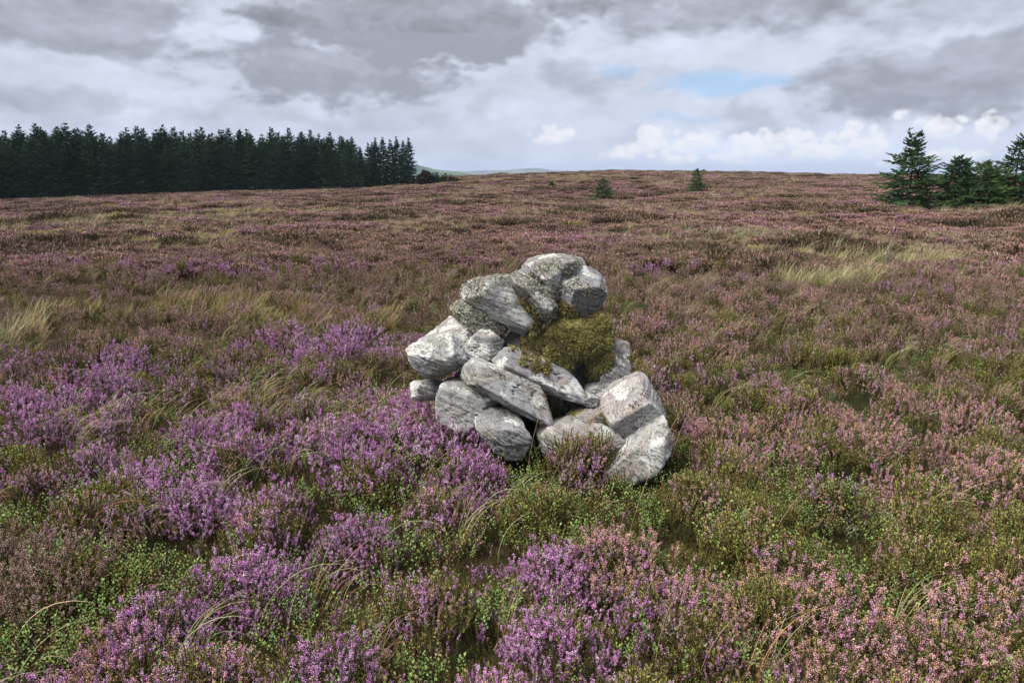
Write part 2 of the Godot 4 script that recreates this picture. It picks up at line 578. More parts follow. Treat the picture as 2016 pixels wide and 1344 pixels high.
func make_cairn() -> void:
	var stone_mat := mat(0.9, 0.3)
	stone_mat.albedo_texture = noise_tex(5, 0.03, Color.WHITE, Color.WHITE, 1024, false, [[0.0, Color(0.45, 0.44, 0.43)], [0.34, Color(0.80, 0.79, 0.79)], [0.48, Color(0.94, 0.94, 0.94)], [0.7, Color(1, 1, 1)], [1.0, Color(1, 1, 1)]])
	stone_mat.uv1_triplanar = true
	stone_mat.uv1_scale = Vector3(3.1, 3.1, 3.1)
	stone_mat.normal_enabled = true
	stone_mat.normal_texture = noise_tex(6, 0.035, Color.BLACK, Color.WHITE, 1024, true)
	stone_mat.normal_scale = 0.9
	var moss_mat := mat(0.95, 0.15, 0.25)
	var lichen_mat := mat(0.95, 0.15)
	var S: Array = [
		{"name": "top", "d": 4.42, "t": 0.24, "n": 2, "white": 0.3, "dark": 0.25, "crack": 0.3, "c": Color(0.33, 0.325, 0.345),
			"f": [[0.35, -0.25, 0.85, 0.2], [-0.35, 0.55, 0.7, 0.3], [-0.55, -0.35, 0.75, 0.16]],
			"p": [[735,150],[760,105],[820,82],[905,70],[1000,82],[1060,95],[1105,150],[1060,240],[1000,300],[940,320],[860,250],[800,205],[745,175]],
			"more": [[[[935,225],[1000,170],[1105,150],[1190,185],[1225,230],[1203,290],[1205,325],[1170,375],[1100,425],[1060,437],[1000,405],[960,350]], [[0.3, -0.3, 0.85, 0.3], [0.15, 0.85, 0.5, 0.25]], -0.05, 0.24]], "label": "grey capstone with pale lichen crusts on top"},
		{"name": "slant", "d": 4.2, "t": 0.12, "n": 3, "white": 0.25, "dark": 0.35, "crust": 0.22, "c": Color(0.37, 0.365, 0.35),
			"p": [[680,185],[720,160],[790,185],[850,240],[900,310],[950,360],[940,420],[895,465],[860,430],[835,385],[770,320],[710,260]], "f": [[0.5, 0.55, 0.6, 0.25], [-0.55, -0.5, 0.6, 0.3]], "label": "lichen-crusted stone leaning against the capstone"},
		{"name": "slab", "d": 4.3, "t": 0.2, "n": 1, "white": 0.66, "dark": 0.12, "crack": 0.2, "c": Color(0.40, 0.39, 0.40),
			"p": [[410,290],[420,250],[490,210],[580,190],[680,185],[720,265],[790,350],[830,400],[810,470],[785,505],[740,490],[640,440],[560,390],[500,350],[440,320]], "f": [[0.35, 0.5, 0.75, 0.3], [-0.45, -0.55, 0.7, 0.34], [-0.7, 0.6, 0.45, 0.2]], "label": "whitish slab sloping down under the lichen-crusted stone"},
		{"name": "rough", "d": 4.36, "t": 0.16, "n": 2, "white": 0.0, "dark": 0.5, "crust": 0.6, "c": Color(0.25, 0.25, 0.235),
			"p": [[350,360],[400,325],[440,300],[520,345],[600,385],[670,440],[665,475],[590,490],[520,485],[450,460],[410,420],[370,395]], "label": "dark grey stone furred with leafy lichen"},
		{"name": "backwhite", "d": 4.32, "t": 0.16, "n": 3, "white": 0.65, "dark": 0.1, "c": Color(0.42, 0.415, 0.42),
			"p": [[205,520],[215,500],[300,480],[395,435],[450,465],[500,490],[480,540],[420,570],[300,565],[210,550]]},
		{"name": "bigwhite", "d": 4.08, "t": 0.22, "n": 1, "white": 0.42, "dark": 0.1, "crack": 0.5, "c": Color(0.43, 0.425, 0.44),
			"f": [[-0.1, 0.8, 0.55, 0.3], [-0.3, -0.35, 0.88, 0.2], [0.62, -0.35, 0.68, 0.24], [0.1, -0.8, 0.5, 0.22]],
			"p": [[108,600],[125,575],[200,560],[290,520],[350,505],[400,545],[430,590],[470,645],[455,670],[380,710],[300,735],[215,745],[170,700],[130,660]], "label": "big angular whitish stone jutting out from the cairn's side"},
		{"name": "wedge", "d": 4.16, "t": 0.16, "n": 1, "white": 0.55, "dark": 0.1, "c": Color(0.37, 0.37, 0.35), "f": [[-0.35, 0.2, 0.9, 0.22], [0.75, 0.2, 0.6, 0.3]],
			"p": [[440,590],[470,530],[510,487],[580,492],[645,545],[630,590],[560,640],[540,680],[490,665],[455,625]]},
		{"name": "gap", "d": 4.4, "t": 0.14, "n": 4, "white": 0.2, "dark": 0.25, "c": Color(0.39, 0.385, 0.385), "p": [[650,555],[690,490],[740,480],[790,560],[790,640],[720,620],[660,590]]},
		{"name": "inner", "d": 4.5, "t": 0.15, "n": 4, "white": 0.2, "dark": 0.25, "c": Color(0.39, 0.385, 0.385), "p": [[560,520],[610,485],[645,500],[650,560],[700,620],[760,680],[640,690],[560,640],[540,570]]},
		{"name": "longupper", "d": 4.0, "t": 0.17, "n": 1, "white": 0.35, "dark": 0.16, "crack": 0.6, "c": Color(0.40, 0.395, 0.40), "bed": [0.45, 0.85, 0.2],
			"f": [[0.3, 0.72, 0.62, 0.4], [-0.35, -0.62, 0.7, 0.3], [-0.8, 0.1, 0.55, 0.12]],
			"p": [[565,640],[580,600],[630,580],[690,590],[740,640],[830,690],[930,705],[1010,725],[1060,765],[1092,810],[1080,845],[1010,868],[930,845],[820,800],[720,755],[620,700]], "label": "long pale stone with round lichen spots, lying under the moss"},
		{"name": "longlower", "d": 3.88, "t": 0.19, "n": 0, "white": 0.2, "dark": 0.2, "crack": 0.9, "c": Color(0.40, 0.395, 0.40), "bed": [0.45, 0.85, 0.2],
			"f": [[0.36, 0.62, 0.68, 0.42], [-0.42, -0.68, 0.5, 0.26], [-0.75, 0.3, 0.55, 0.18]],
			"p": [[390,740],[410,700],[480,655],[540,675],[640,705],[740,750],[840,790],[880,870],[910,950],[912,995],[870,985],[790,945],[690,885],[600,835],[520,795],[440,785]], "label": "long cracked grey stone slanting down across the front"},
		{"name": "block", "d": 3.92, "t": 0.2, "n": 1, "white": 0.15, "dark": 0.15, "c": Color(0.37, 0.365, 0.38), "f": [[-0.1, 0.35, 0.92, 0.25], [0.8, -0.2, 0.55, 0.25]],
			"p": [[285,850],[305,785],[370,775],[450,792],[540,800],[605,830],[630,870],[615,960],[560,1000],[480,1000],[390,980],[300,940]]},
		{"name": "smallside", "d": 4.1, "t": 0.1, "n": 3, "white": 0.5, "dark": 0.1, "c": Color(0.38, 0.375, 0.38), "p": [[128,792],[165,766],[215,762],[300,785],[310,860],[180,875],[138,838]]},
		{"name": "lowcentre", "d": 3.74, "t": 0.17, "n": 3, "white": 0.35, "dark": 0.15, "c": Color(0.37, 0.365, 0.37), "p": [[490,985],[530,950],[620,950],[700,970],[755,1000],[775,1100],[740,1180],[640,1180],[560,1120],[505,1050]]},
		{"name": "lowslab", "d": 3.76, "t": 0.22, "n": 0, "white": 0.2, "dark": 0.15, "crack": 0.6, "c": Color(0.42, 0.41, 0.40), "f": [[0.05, 0.7, 0.7, 0.35], [-0.6, -0.1, 0.8, 0.2], [0.3, -0.1, 0.95, 0.12]],
			"p": [[840,1075],[880,1035],[980,1000],[1060,1012],[1180,1008],[1265,1050],[1312,1105],[1290,1180],[1180,1200],[1050,1210],[940,1200],[860,1150]]},
		{"name": "lowright", "d": 3.66, "t": 0.2, "n": 0, "white": 0.45, "dark": 0.25, "crack": 0.25, "c": Color(0.47, 0.46, 0.45), "f": [[-0.3, 0.75, 0.6, 0.32], [-0.2, 0.2, 0.95, 0.1], [0.75, 0.1, 0.6, 0.14]],
			"p": [[1215,1240],[1270,1170],[1370,1080],[1440,1030],[1540,970],[1560,1010],[1590,1070],[1575,1145],[1510,1220],[1420,1290],[1340,1310],[1240,1290]], "label": "bright speckled stone lying lowest under the brown-streaked block"},
		{"name": "rightblock", "d": 3.82, "t": 0.2, "n": 0, "white": 0.1, "dark": 0.15, "crack": 0.25, "c": Color(0.43, 0.415, 0.40), "bed": [-0.55, 0.8, 0.2],
			"f": [[-0.45, 0.62, 0.62, 0.28], [0.2, -0.3, 0.93, 0.2], [0.62, 0.62, 0.4, 0.16]],
			"p": [[1198,910],[1260,840],[1340,785],[1400,745],[1450,765],[1470,820],[1520,880],[1545,930],[1530,965],[1440,1020],[1370,1065],[1310,1072],[1250,1045],[1215,1000],[1193,945]], "label": "pale bedded block with a brown streak, resting on the lowest stone"},
		{"name": "chip", "d": 3.9, "t": 0.12, "n": 4, "white": 0.0, "dark": 0.25, "moss": 0.2, "c": Color(0.39, 0.385, 0.385), "p": [[1000,970],[1060,935],[1130,920],[1205,905],[1225,960],[1200,1020],[1080,1030],[1010,1000]]},
		{"name": "upright", "d": 4.18, "t": 0.12, "n": 2, "white": -0.1, "dark": 0.2, "crack": 0.3, "moss": 0.05, "c": Color(0.31, 0.305, 0.32), "f": [[-0.1, 0.2, 0.97, 0.2]],
			"p": [[1185,770],[1215,715],[1262,650],[1250,590],[1240,558],[1290,540],[1335,550],[1347,600],[1357,680],[1352,775],[1300,800],[1230,800]], "label": "upright smooth grey stone behind the bedded block"},
		{"name": "shade", "d": 4.12, "t": 0.12, "n": 4, "white": 0.2, "dark": 0.3, "moss": 0.15, "c": Color(0.39, 0.385, 0.385), "p": [[1085,850],[1110,800],[1200,765],[1260,775],[1350,760],[1400,780],[1330,850],[1240,880],[1180,930],[1100,920]]},
		{"name": "core", "d": 4.5, "t": 0.2, "n": 5, "white": 0.2, "dark": 0.3, "moss": 0.15, "c": Color(0.39, 0.385, 0.385), "p": [[500,720],[700,690],[900,700],[1000,760],[1010,960],[900,1040],[700,1010],[560,950],[450,840]]},
		{"name": "core", "d": 4.42, "t": 0.2, "n": 5, "white": 0.2, "dark": 0.3, "moss": 0.2, "c": Color(0.39, 0.385, 0.385), "p": [[880,700],[1040,680],[1200,700],[1260,800],[1240,950],[1060,1000],[920,960],[860,840]]},
		{"name": "core", "d": 4.62, "t": 0.22, "n": 5, "white": 0.0, "dark": 0.3, "moss": 0.2, "c": Color(0.39, 0.385, 0.385), "p": [[780,420],[900,330],[1080,360],[1180,430],[1190,640],[1000,700],[850,640],[770,540]]},
		{"name": "filler", "d": 4.2, "t": 0.07, "n": 3, "white": 0.4, "c": Color(0.38, 0.375, 0.38), "p": [[415,560],[440,535],[475,530],[480,570],[455,600],[430,590]]},
		{"name": "filler", "d": 3.95, "t": 0.06, "n": 3, "white": 0.1, "c": Color(0.39, 0.385, 0.385), "p": [[1080,860],[1120,830],[1165,850],[1160,890],[1110,905]]},
		{"name": "filler", "d": 3.85, "t": 0.06, "n": 3, "white": 0.3, "c": Color(0.38, 0.37, 0.37), "p": [[545,960],[590,935],[640,945],[640,985],[580,990]]},
		{"name": "filler", "d": 4.05, "t": 0.06, "n": 3, "white": 0.6, "c": Color(0.42, 0.41, 0.41), "p": [[1270,775],[1310,755],[1350,770],[1345,810],[1290,815]]},
		{"name": "filler", "d": 4.15, "t": 0.07, "n": 3, "white": 0.1, "c": Color(0.39, 0.385, 0.385), "p": [[380,720],[420,690],[450,700],[450,750],[400,770]]},
		{"name": "mossmain", "d": 4.2, "t": 0.24, "n": 0, "white": -1.0, "dark": 0.1, "moss": 2.0, "crack": 0.0, "rough": 2.0, "grow": 1.08, "c": Color(0.115, 0.115, 0.03), "label": "boulder wholly wrapped in thick olive moss",
			"p": [[865,540],[885,485],[950,440],[1010,425],[1100,430],[1150,470],[1180,560],[1120,640],[1000,640],[905,635],[875,600]],
			"more": [[[[1060,440],[1140,400],[1200,372],[1232,430],[1242,520],[1238,610],[1180,640],[1090,600]], [], 0.03, 0.22], [[[1100,590],[1160,570],[1238,560],[1238,650],[1205,735],[1150,750],[1108,728]], [], -0.02, 0.13], [[[890,580],[960,560],[1040,580],[1035,650],[990,700],[945,680],[905,655]], [], -0.06, 0.12]]},
		{"name": "mossside", "d": 4.24, "t": 0.15, "n": 0, "white": -1.0, "dark": 0.1, "moss": 2.0, "crack": 0.0, "rough": 2.0, "grow": 1.15, "c": Color(0.115, 0.115, 0.03), "label": "smaller stone covered in olive moss beside the mossy boulder",
			"p": [[745,520],[790,500],[880,520],[915,600],[950,690],[880,705],[800,670],[770,600]]},
	]
	var cairn := root_node("cairn", Vector3.ZERO)
	var foot := on_ground(1060, 900, 0.0)
	cairn.position = Vector3(foot.x, height(foot.x, -4.1), -4.1)
	tag(cairn, "rough cairn of stacked pale lichen-spotted stones with a mossy boulder", "cairn")
	var i := 0
	for o in S:
		i += 1
		var r := stone_mesh(o, i)
		var nth := 40
		for more in o.get("more", []):   # a stone of several joined masses
			nth += 40
			var second: Dictionary = o.duplicate()
			second.p = more[0]; second.f = more[1]; second.d = o.d + more[2]; second.t = more[3]
			var e := stone_mesh(second, i + nth)
			var arr: Array = (e[0] as ArrayMesh).surface_get_arrays(0)
			var moved: PackedVector3Array = arr[Mesh.ARRAY_VERTEX]
			for k in moved.size(): moved[k] += e[1] - r[1]
			arr[Mesh.ARRAY_VERTEX] = moved
			(r[0] as ArrayMesh).add_surface_from_arrays(Mesh.PRIMITIVE_TRIANGLES, arr)
			var both: PackedVector3Array = r[2]
			var bothn: PackedVector3Array = r[3]
			both.append_array(moved)
			bothn.append_array(arr[Mesh.ARRAY_NORMAL])
			r[2] = both; r[3] = bothn
		var node := part("stone", r[0], stone_mat, cairn)
		node.position = r[1] - cairn.position
		if o.has("label"): node.set_meta("label", o.label)
		stones_at.append([r[1].x, r[1].z, r[4] * 0.8, r[5] * 0.6, r[1].y])
		var vv: PackedVector3Array = r[2]
		var nn: PackedVector3Array = r[3]
		var here: Vector3 = r[1]
		match o.name:
			"mossmain":
				var q := part("moss", moss_cover(vv, nn, 15000, func(_p, n): return n.z > -0.4, 31, 0.013), moss_mat, node)
				tag(q, "thick olive and brown moss", "", "", "stuff")
			"mossside":
				var q := part("moss", moss_cover(vv, nn, 7000, func(_p, n): return n.z > -0.4, 32, 0.013), moss_mat, node)
				tag(q, "thick olive moss", "", "", "stuff")
			"top":
				var q := part("moss", moss_cover(vv, nn, 1600, func(p, n): return n.z > -0.2 and blot(p + here, [[975, 355, 45], [1010, 385, 45], [1045, 415, 32]], 4.3), 33, 0.02), moss_mat, node)
				tag(q, "moss creeping up the lower edge", "", "", "stuff")
				var l := part("lichen", lichen_cover(vv, nn, 2600, func(p, n): return n.z > -0.3 and blot(p + here, [[860, 140, 30], [930, 130, 40], [1000, 170, 45], [1040, 220, 40], [1120, 260, 40], [1170, 280, 32], [900, 290, 50], [950, 250, 40], [1200, 240, 20], [1060, 130, 30]], 4.3) and fine.get_noise_3dv(p * 200.0) > -0.1, 34), lichen_mat, node)
				tag(l, "crisp pale leafy lichen", "", "", "stuff")
				var q2 := part("moss", moss_cover(vv, nn, 350, func(p, n): return n.z > -0.2 and blot(p + here, [[815, 190, 22], [835, 205, 18]], 4.3), 35, 0.018), moss_mat, node)
				tag(q2, "green moss cushion in a notch", "", "", "stuff")
			"slant":
				var l := part("lichen", lichen_cover(vv, nn, 1300, func(p, n): return n.z > -0.3 and fine.get_noise_3dv(p * 150.0) > 0.0, 36), lichen_mat, node)
				tag(l, "crisp grey leafy lichen", "", "", "stuff")
				var q := part("moss", moss_cover(vv, nn, 700, func(p, n): return n.z > -0.2 and blot(p + here, [[750, 325, 22], [790, 355, 25], [820, 390, 22]], 4.12), 37, 0.018), moss_mat, node)
				tag(q, "moss along the lower edge", "", "", "stuff")
			"slab":
				var q := part("moss", moss_cover(vv, nn, 800, func(p, n): return n.z > -0.2 and blot(p + here, [[825, 460, 30], [840, 430, 30], [815, 490, 22]], 4.15), 38, 0.02), moss_mat, node)
				tag(q, "moss at the buried end", "", "", "stuff")
				var l := part("lichen", lichen_cover(vv, nn, 1700, func(p, n): return n.z > -0.5 and blot(p + here, [[440, 270, 50], [510, 240, 60], [480, 310, 40], [590, 205, 45], [650, 205, 35]], 4.25), 39), lichen_mat, node)
				tag(l, "crisp grey leafy lichen", "", "", "stuff")
			"rough":
				var l := part("lichen", lichen_cover(vv, nn, 2800, func(p, n): return n.z > -0.5, 40), lichen_mat, node)
				tag(l, "thick fur of grey lichen", "", "", "stuff")
			"longupper":
				var q := part("moss", moss_cover(vv, nn, 900, func(p, n): return n.y > 0.0 and blot(p + here, [[760, 640, 30], [820, 670, 32], [880, 690, 26], [700, 590, 22]], 4.0), 41, 0.018), moss_mat, node)
				tag(q, "dry moss along the upper edge", "", "", "stuff")
			"rightblock":
				var s := streak(vv, here)
				if s.v.size() > 0:
					var q := part("lichen_streak", s.mesh(), lichen_mat, node)
					tag(q, "brown crusty streak", "", "", "stuff")

# near the given points of the enlargement (x, y, radius), judged on the upright plane at that depth
func blot(p: Vector3, spots: Array, depth: float) -> bool:
	for s in spots:
		var c := at_depth(760.0 + s[0] / 2.8, 480.0 + s[1] / 2.8, depth)
		var r: float = s[2] / 2.8 / FOCAL * depth * (1.0 + 0.6 * fine.get_noise_3dv(p * 120.0))
		if Vector2(p.x - c.x, p.y - c.y).length() < r: return true
	return false

func streak(vv: PackedVector3Array, here: Vector3) -> Soup:
	var s := Soup.new()
	var rng := RandomNumberGenerator.new()
	rng.seed = 9
	for i in 2600:
		var p := vv[rng.randi_range(0, vv.size() - 1)]
		if p.z < 0.0: continue
		if not blot(p + here, [[1440, 830, 20], [1425, 850, 20], [1405, 875, 17], [1385, 893, 17], [1365, 910, 14]], 3.7): continue
		var q := p + unit(rng) * 0.004
		for k in 3:
			var a := unit(rng) * 0.008
			var b := unit(rng) * 0.008
			s.tri(q + Vector3(0, 0, 0.002), q + a + Vector3(0, 0, 0.003), q + b + Vector3(0, 0, 0.003), jit(rng, Color(0.075, 0.06, 0.04), 0.3))
	return s

# ------------------------------------------------------------------ low plants

const LILAC := [Color(0.54, 0.22, 0.52), Color(0.60, 0.30, 0.58), Color(0.44, 0.165, 0.43), Color(0.63, 0.40, 0.60)]
const PINK := [Color(0.56, 0.28, 0.35), Color(0.60, 0.34, 0.34), Color(0.50, 0.24, 0.38), Color(0.48, 0.28, 0.20)]
const RUST := [Color(0.33, 0.20, 0.18), Color(0.27, 0.155, 0.14), Color(0.39, 0.265, 0.245), Color(0.23, 0.138, 0.12)]
const LEAF := [Color(0.10, 0.118, 0.034), Color(0.13, 0.132, 0.042), Color(0.088, 0.078, 0.034), Color(0.135, 0.165, 0.048)]
const LIME := [Color(0.25, 0.265, 0.07), Color(0.32, 0.31, 0.09), Color(0.20, 0.225, 0.058), Color(0.26, 0.23, 0.09)]

# one upright heather shoot: wiry stem, scale leaves, a spike of bells (flowers may be empty)
func shoot(stems: Soup, bells: Soup, rng: RandomNumberGenerator, from: Vector3, lean: Vector3, tall: float, flowers: Array, leaves: Array, bloom: float, fat := 1.0) -> void:
	var p := from
	var dir := lean
	var n := 5
	var line: Array[Vector3] = [p]
	for k in n:
		dir = (dir + Vector3(0, 0.16, 0) + unit(rng) * 0.10).normalized()
		p += dir * tall / n
		line.append(p)
	for k in n:
		stems.tube(line[k], line[k + 1], 0.0014 * fat, 0.0010 * fat, jit(rng, Color(0.085, 0.055, 0.035), 0.25), 3)
	var shade_of: Color = leaves[rng.randi_range(0, leaves.size() - 1)]
	var nl := int(46 * tall / 0.2)
	for k in nl:
		var t := rng.randf_range(0.25, 0.98)
		var i := mini(int(t * n), n - 1)
		var q := line[i].lerp(line[i + 1], t * n - i)
		var out := (unit(rng) + (line[i + 1] - line[i]).normalized() * 1.1).normalized()
		var w := out.cross(unit(rng)).normalized() * 0.0016 * fat
		stems.tri(q - w, q + w, q + out * rng.randf_range(0.007, 0.014) * sqrt(fat), jit(rng, shade_of, 0.3))
	if flowers.is_empty(): return
	var fc: Color = flowers[rng.randi_range(0, flowers.size() - 1)]
	# short flower spikes: one at the tip, others on side twigs
	for b in int(rng.randf_range(3.5, 7.0)):
		var i := rng.randi_range(2, n - 1) if b > 0 else n - 1
		var q := line[i].lerp(line[i + 1], rng.randf())
		var ax := ((line[i + 1] - line[i]).normalized() + unit(rng) * (0.85 if b > 0 else 0.3) + Vector3(0, 0.25, 0)).normalized()
		var long := rng.randf_range(0.015, 0.034)
		stems.tri(q, q + ax * long, q + unit(rng) * 0.002, Color(0.09, 0.07, 0.03))
		var nb := int(rng.randf_range(6, 11) * bloom)
		for k in nb:
			var u := k * 2.4 + rng.randf() * 0.7
			var x := ax.cross(Vector3(0.3, 0.2, 0.93)).normalized()
			var out := (x * cos(u) + ax.cross(x) * sin(u) + ax * rng.randf_range(-0.5, 0.4)).normalized()
			bell(bells, rng, q + ax * long * (k + rng.randf()) / nb + out * 0.0032 * fat, out, 0.0047 * fat * rng.randf_range(0.7, 1.2), jit(rng, fc, 0.22))
		for k in 5:
			var out := (unit(rng) + ax * 1.6).normalized()
			var w := out.cross(unit(rng)).normalized() * 0.0015
			var z := q + ax * long * rng.randf_range(0.0, 1.0)
			stems.tri(z - w, z + w, z + out * 0.010, jit(rng, shade_of, 0.3))

func bell(s: Soup, rng: RandomNumberGenerator, p: Vector3, out: Vector3, r: float, col: Color) -> void:
	var a := out.cross(Vector3(0.2, 0.9, 0.3)).normalized() * r * 0.62
	var b := out.cross(a).normalized() * r * 0.62
	var tip := p + out * r * 1.1
	var back := p - out * r * 0.5
	var x := p + a
	var y := p - a * 0.5 + b * 0.87
	var z := p - a * 0.5 - b * 0.87
	var paler := Color(minf(col.r * 1.2, 0.8), col.g * 1.35, minf(col.b * 1.2, 0.8))
	s.tri(tip, x, y, col); s.tri(tip, y, z, paler); s.tri(tip, z, x, col)
	s.tri(back, y, x, col); s.tri(back, z, y, col); s.tri(back, x, z, col)

# a handful of shoots, about 12 cm across
func heather_tuft(seed_: int, flowers: Array, leaves: Array, bloom: float, shoots := 12, tall := 0.2, share := 1.0, fat := 1.0) -> ArrayMesh:
	var rng := RandomNumberGenerator.new()
	rng.seed = seed_
	var s := Soup.new()
	for k in shoots:
		var a := rng.randf() * TAU
		var r := sqrt(rng.randf()) * 0.055
		var from := Vector3(cos(a) * r * 0.5, -0.03, sin(a) * r * 0.5)
		var lean := (Vector3(cos(a) * r * 9.0, 0.7, sin(a) * r * 9.0) + unit(rng) * 0.25).normalized()
		shoot(s, s, rng, from, lean, tall * rng.randf_range(0.75, 1.2), flowers if rng.randf() < share else [], leaves, bloom, fat)
	return s.mesh()

# a coarser cushion for farther off, one metre across before scaling
func heather_cushion(seed_: int, flowers: Array, leaves: Array, share: float) -> ArrayMesh:
	var rng := RandomNumberGenerator.new()
	rng.seed = seed_
	var s := Soup.new()
	for k in 420:
		var a := rng.randf() * TAU
		var r := sqrt(rng.randf())
		var y := 0.34 * sqrt(maxf(0.0, 1.0 - r * r * 0.9)) * rng.randf_range(0.75, 1.1) - 0.06
		var p := Vector3(cos(a) * r * 0.5, y, sin(a) * r * 0.5)
		var up := (Vector3(p.x, 0.55, p.z) + unit(rng) * 0.25).normalized()
		var lc: Color = leaves[rng.randi_range(0, leaves.size() - 1)]
		for j in 3:
			var w := up.cross(unit(rng)).normalized() * rng.randf_range(0.010, 0.018)
			s.tri(p - w - up * 0.10, p + w - up * 0.10, p + up * rng.randf_range(0.0, 0.06) + unit(rng) * 0.03, jit(rng, lc, 0.3))
		if rng.randf() < share:
			var fc: Color = flowers[rng.randi_range(0, flowers.size() - 1)]
			var h := rng.randf_range(0.05, 0.09)
			var side := up.cross(unit(rng)).normalized() * 0.011
			var oth := up.cross(side).normalized() * 0.011
			var c := jit(rng, fc, 0.2)
			var m := p + up * h * 0.3
			s.tri(p + up * h, m + side, m + oth, c); s.tri(p + up * h, m + oth, m - side, c)
			s.tri(p + up * h, m - side, m - oth, c); s.tri(p + up * h, m - oth, m + side, c)
			s.tri(p - up * 0.02, m + side, m + oth, c); s.tri(p - up * 0.02, m - side, m - oth, c)
	return s.mesh()

func blade(s: Soup, rng: RandomNumberGenerator, from: Vector3, heading: float, long: float, wide: float, arch: float, cols: Array) -> void:
	var p := from
	var pitch := rng.randf_range(1.15, 1.5)
	var n := 8
	var turn := heading
	var c0: Color = cols[0]
	var c1: Color = cols[1]
	var last := Vector3.ZERO
	var first := true
	for k in n + 1:
		var t := k / float(n)
		var d := Vector3(cos(turn) * cos(pitch), sin(pitch), sin(turn) * cos(pitch))
		var side := Vector3(-sin(turn), 0, cos(turn)) * wide * (1.0 - t * t * 0.92) * 0.5
		side += d.cross(side) * 0.5
		var q := p + d * long / n
		if k > 0 or first:
			var s2 := Vector3(-sin(turn), 0, cos(turn)) * wide * (1.0 - minf(1.0, t + 1.0 / n) ** 2 * 0.92) * 0.5
			s2 += d.cross(s2) * 0.5
			var c := c0.lerp(c1, t)
			if k < n: s.quad(p - side, p + side, q + s2, q - s2, c)
		first = false
		p = q
		pitch -= arch / n * (0.5 + t)
		turn += rng.randf_range(-0.06, 0.06)
		last = q

func grass_tuft(seed_: int, blades: int, long: float, wide: float, arch: float, heading: float, spread: float, palettes: Array, foot := 0.04) -> ArrayMesh:
	var rng := RandomNumberGenerator.new()
	rng.seed = seed_
	var s := Soup.new()
	for k in blades:
		var a := rng.randf() * TAU
		var from := Vector3(cos(a), 0, sin(a)) * foot * sqrt(rng.randf())
		var pal: Array = palettes[rng.randi_range(0, palettes.size() - 1)]
		blade(s, rng, from, heading + rng.randf_range(-spread, spread), long * rng.randf_range(0.6, 1.15), wide * rng.randf_range(0.7, 1.2), arch * rng.randf_range(0.6, 1.2), [jit(rng, pal[0], 0.15), jit(rng, pal[1], 0.15)])
	return s.mesh()

# oval leaves on short stalks
func bilberry_tuft(seed_: int, cols: Array) -> ArrayMesh:
	var rng := RandomNumberGenerator.new()
	rng.seed = seed_
	var s := Soup.new()
	for k in 7:
		var a := rng.randf() * TAU
		var p := Vector3(cos(a), 0, sin(a)) * rng.randf() * 0.05
		var dir := Vector3(cos(a) * 0.4, 1, sin(a) * 0.4).normalized()
		var tall := rng.randf_range(0.07, 0.14)
		s.tube(p - dir * 0.03, p + dir * tall, 0.0013, 0.0009, Color(0.09, 0.06, 0.03), 3)
		var col: Color = cols[rng.randi_range(0, cols.size() - 1)]
		for j in 9:
			var t := 0.35 + 0.65 * j / 8.0
			var u := j * 2.4 + rng.randf()
			var out := (Vector3(cos(u), 0.55 + 0.5 * t, sin(u))).normalized()
			var l := rng.randf_range(0.008, 0.0145)
			var w := out.cross(Vector3.UP).normalized() * l * 0.36
			var q := p + dir * tall * t
			var m := q + out * l * 0.55 + Vector3(0, -0.001, 0)
			var e := q + out * l * 1.15 + Vector3(0, -0.002, 0)
			var c := jit(rng, col, 0.25)
			s.tri(q, m + w + Vector3(0, 0.002, 0), m, c); s.tri(q, m, m - w + Vector3(0, 0.002, 0), c)
			s.tri(m + w + Vector3(0, 0.002, 0), e, m, c); s.tri(m, e, m - w + Vector3(0, 0.002, 0), c)
	return s.mesh()

# patches of the moor: [x, z, half width, half depth, weight] by kind
var patches := {"lilac": [], "pink": [], "rust": [], "lime": [], "grass": [], "tan": [], "bare": []}

func patch(kind: String, px: float, py: float, wide: float, deep: float, weight: float) -> void:
	var p := on_ground(px, py, 0.18)
	patches[kind].append([p.x, p.z, wide, deep, weight])

func amount(kind: String, x: float, z: float) -> float:
	var a := 0.0
	for p in patches[kind]:
		var dx: float = (x - p[0]) / p[2]
		var dz: float = (z - p[1]) / p[3]
		var q := dx * dx + dz * dz
		if q < 4.0: a = maxf(a, p[4] * (1.0 - smoothstep(0.35, 1.6, q)))
	return a

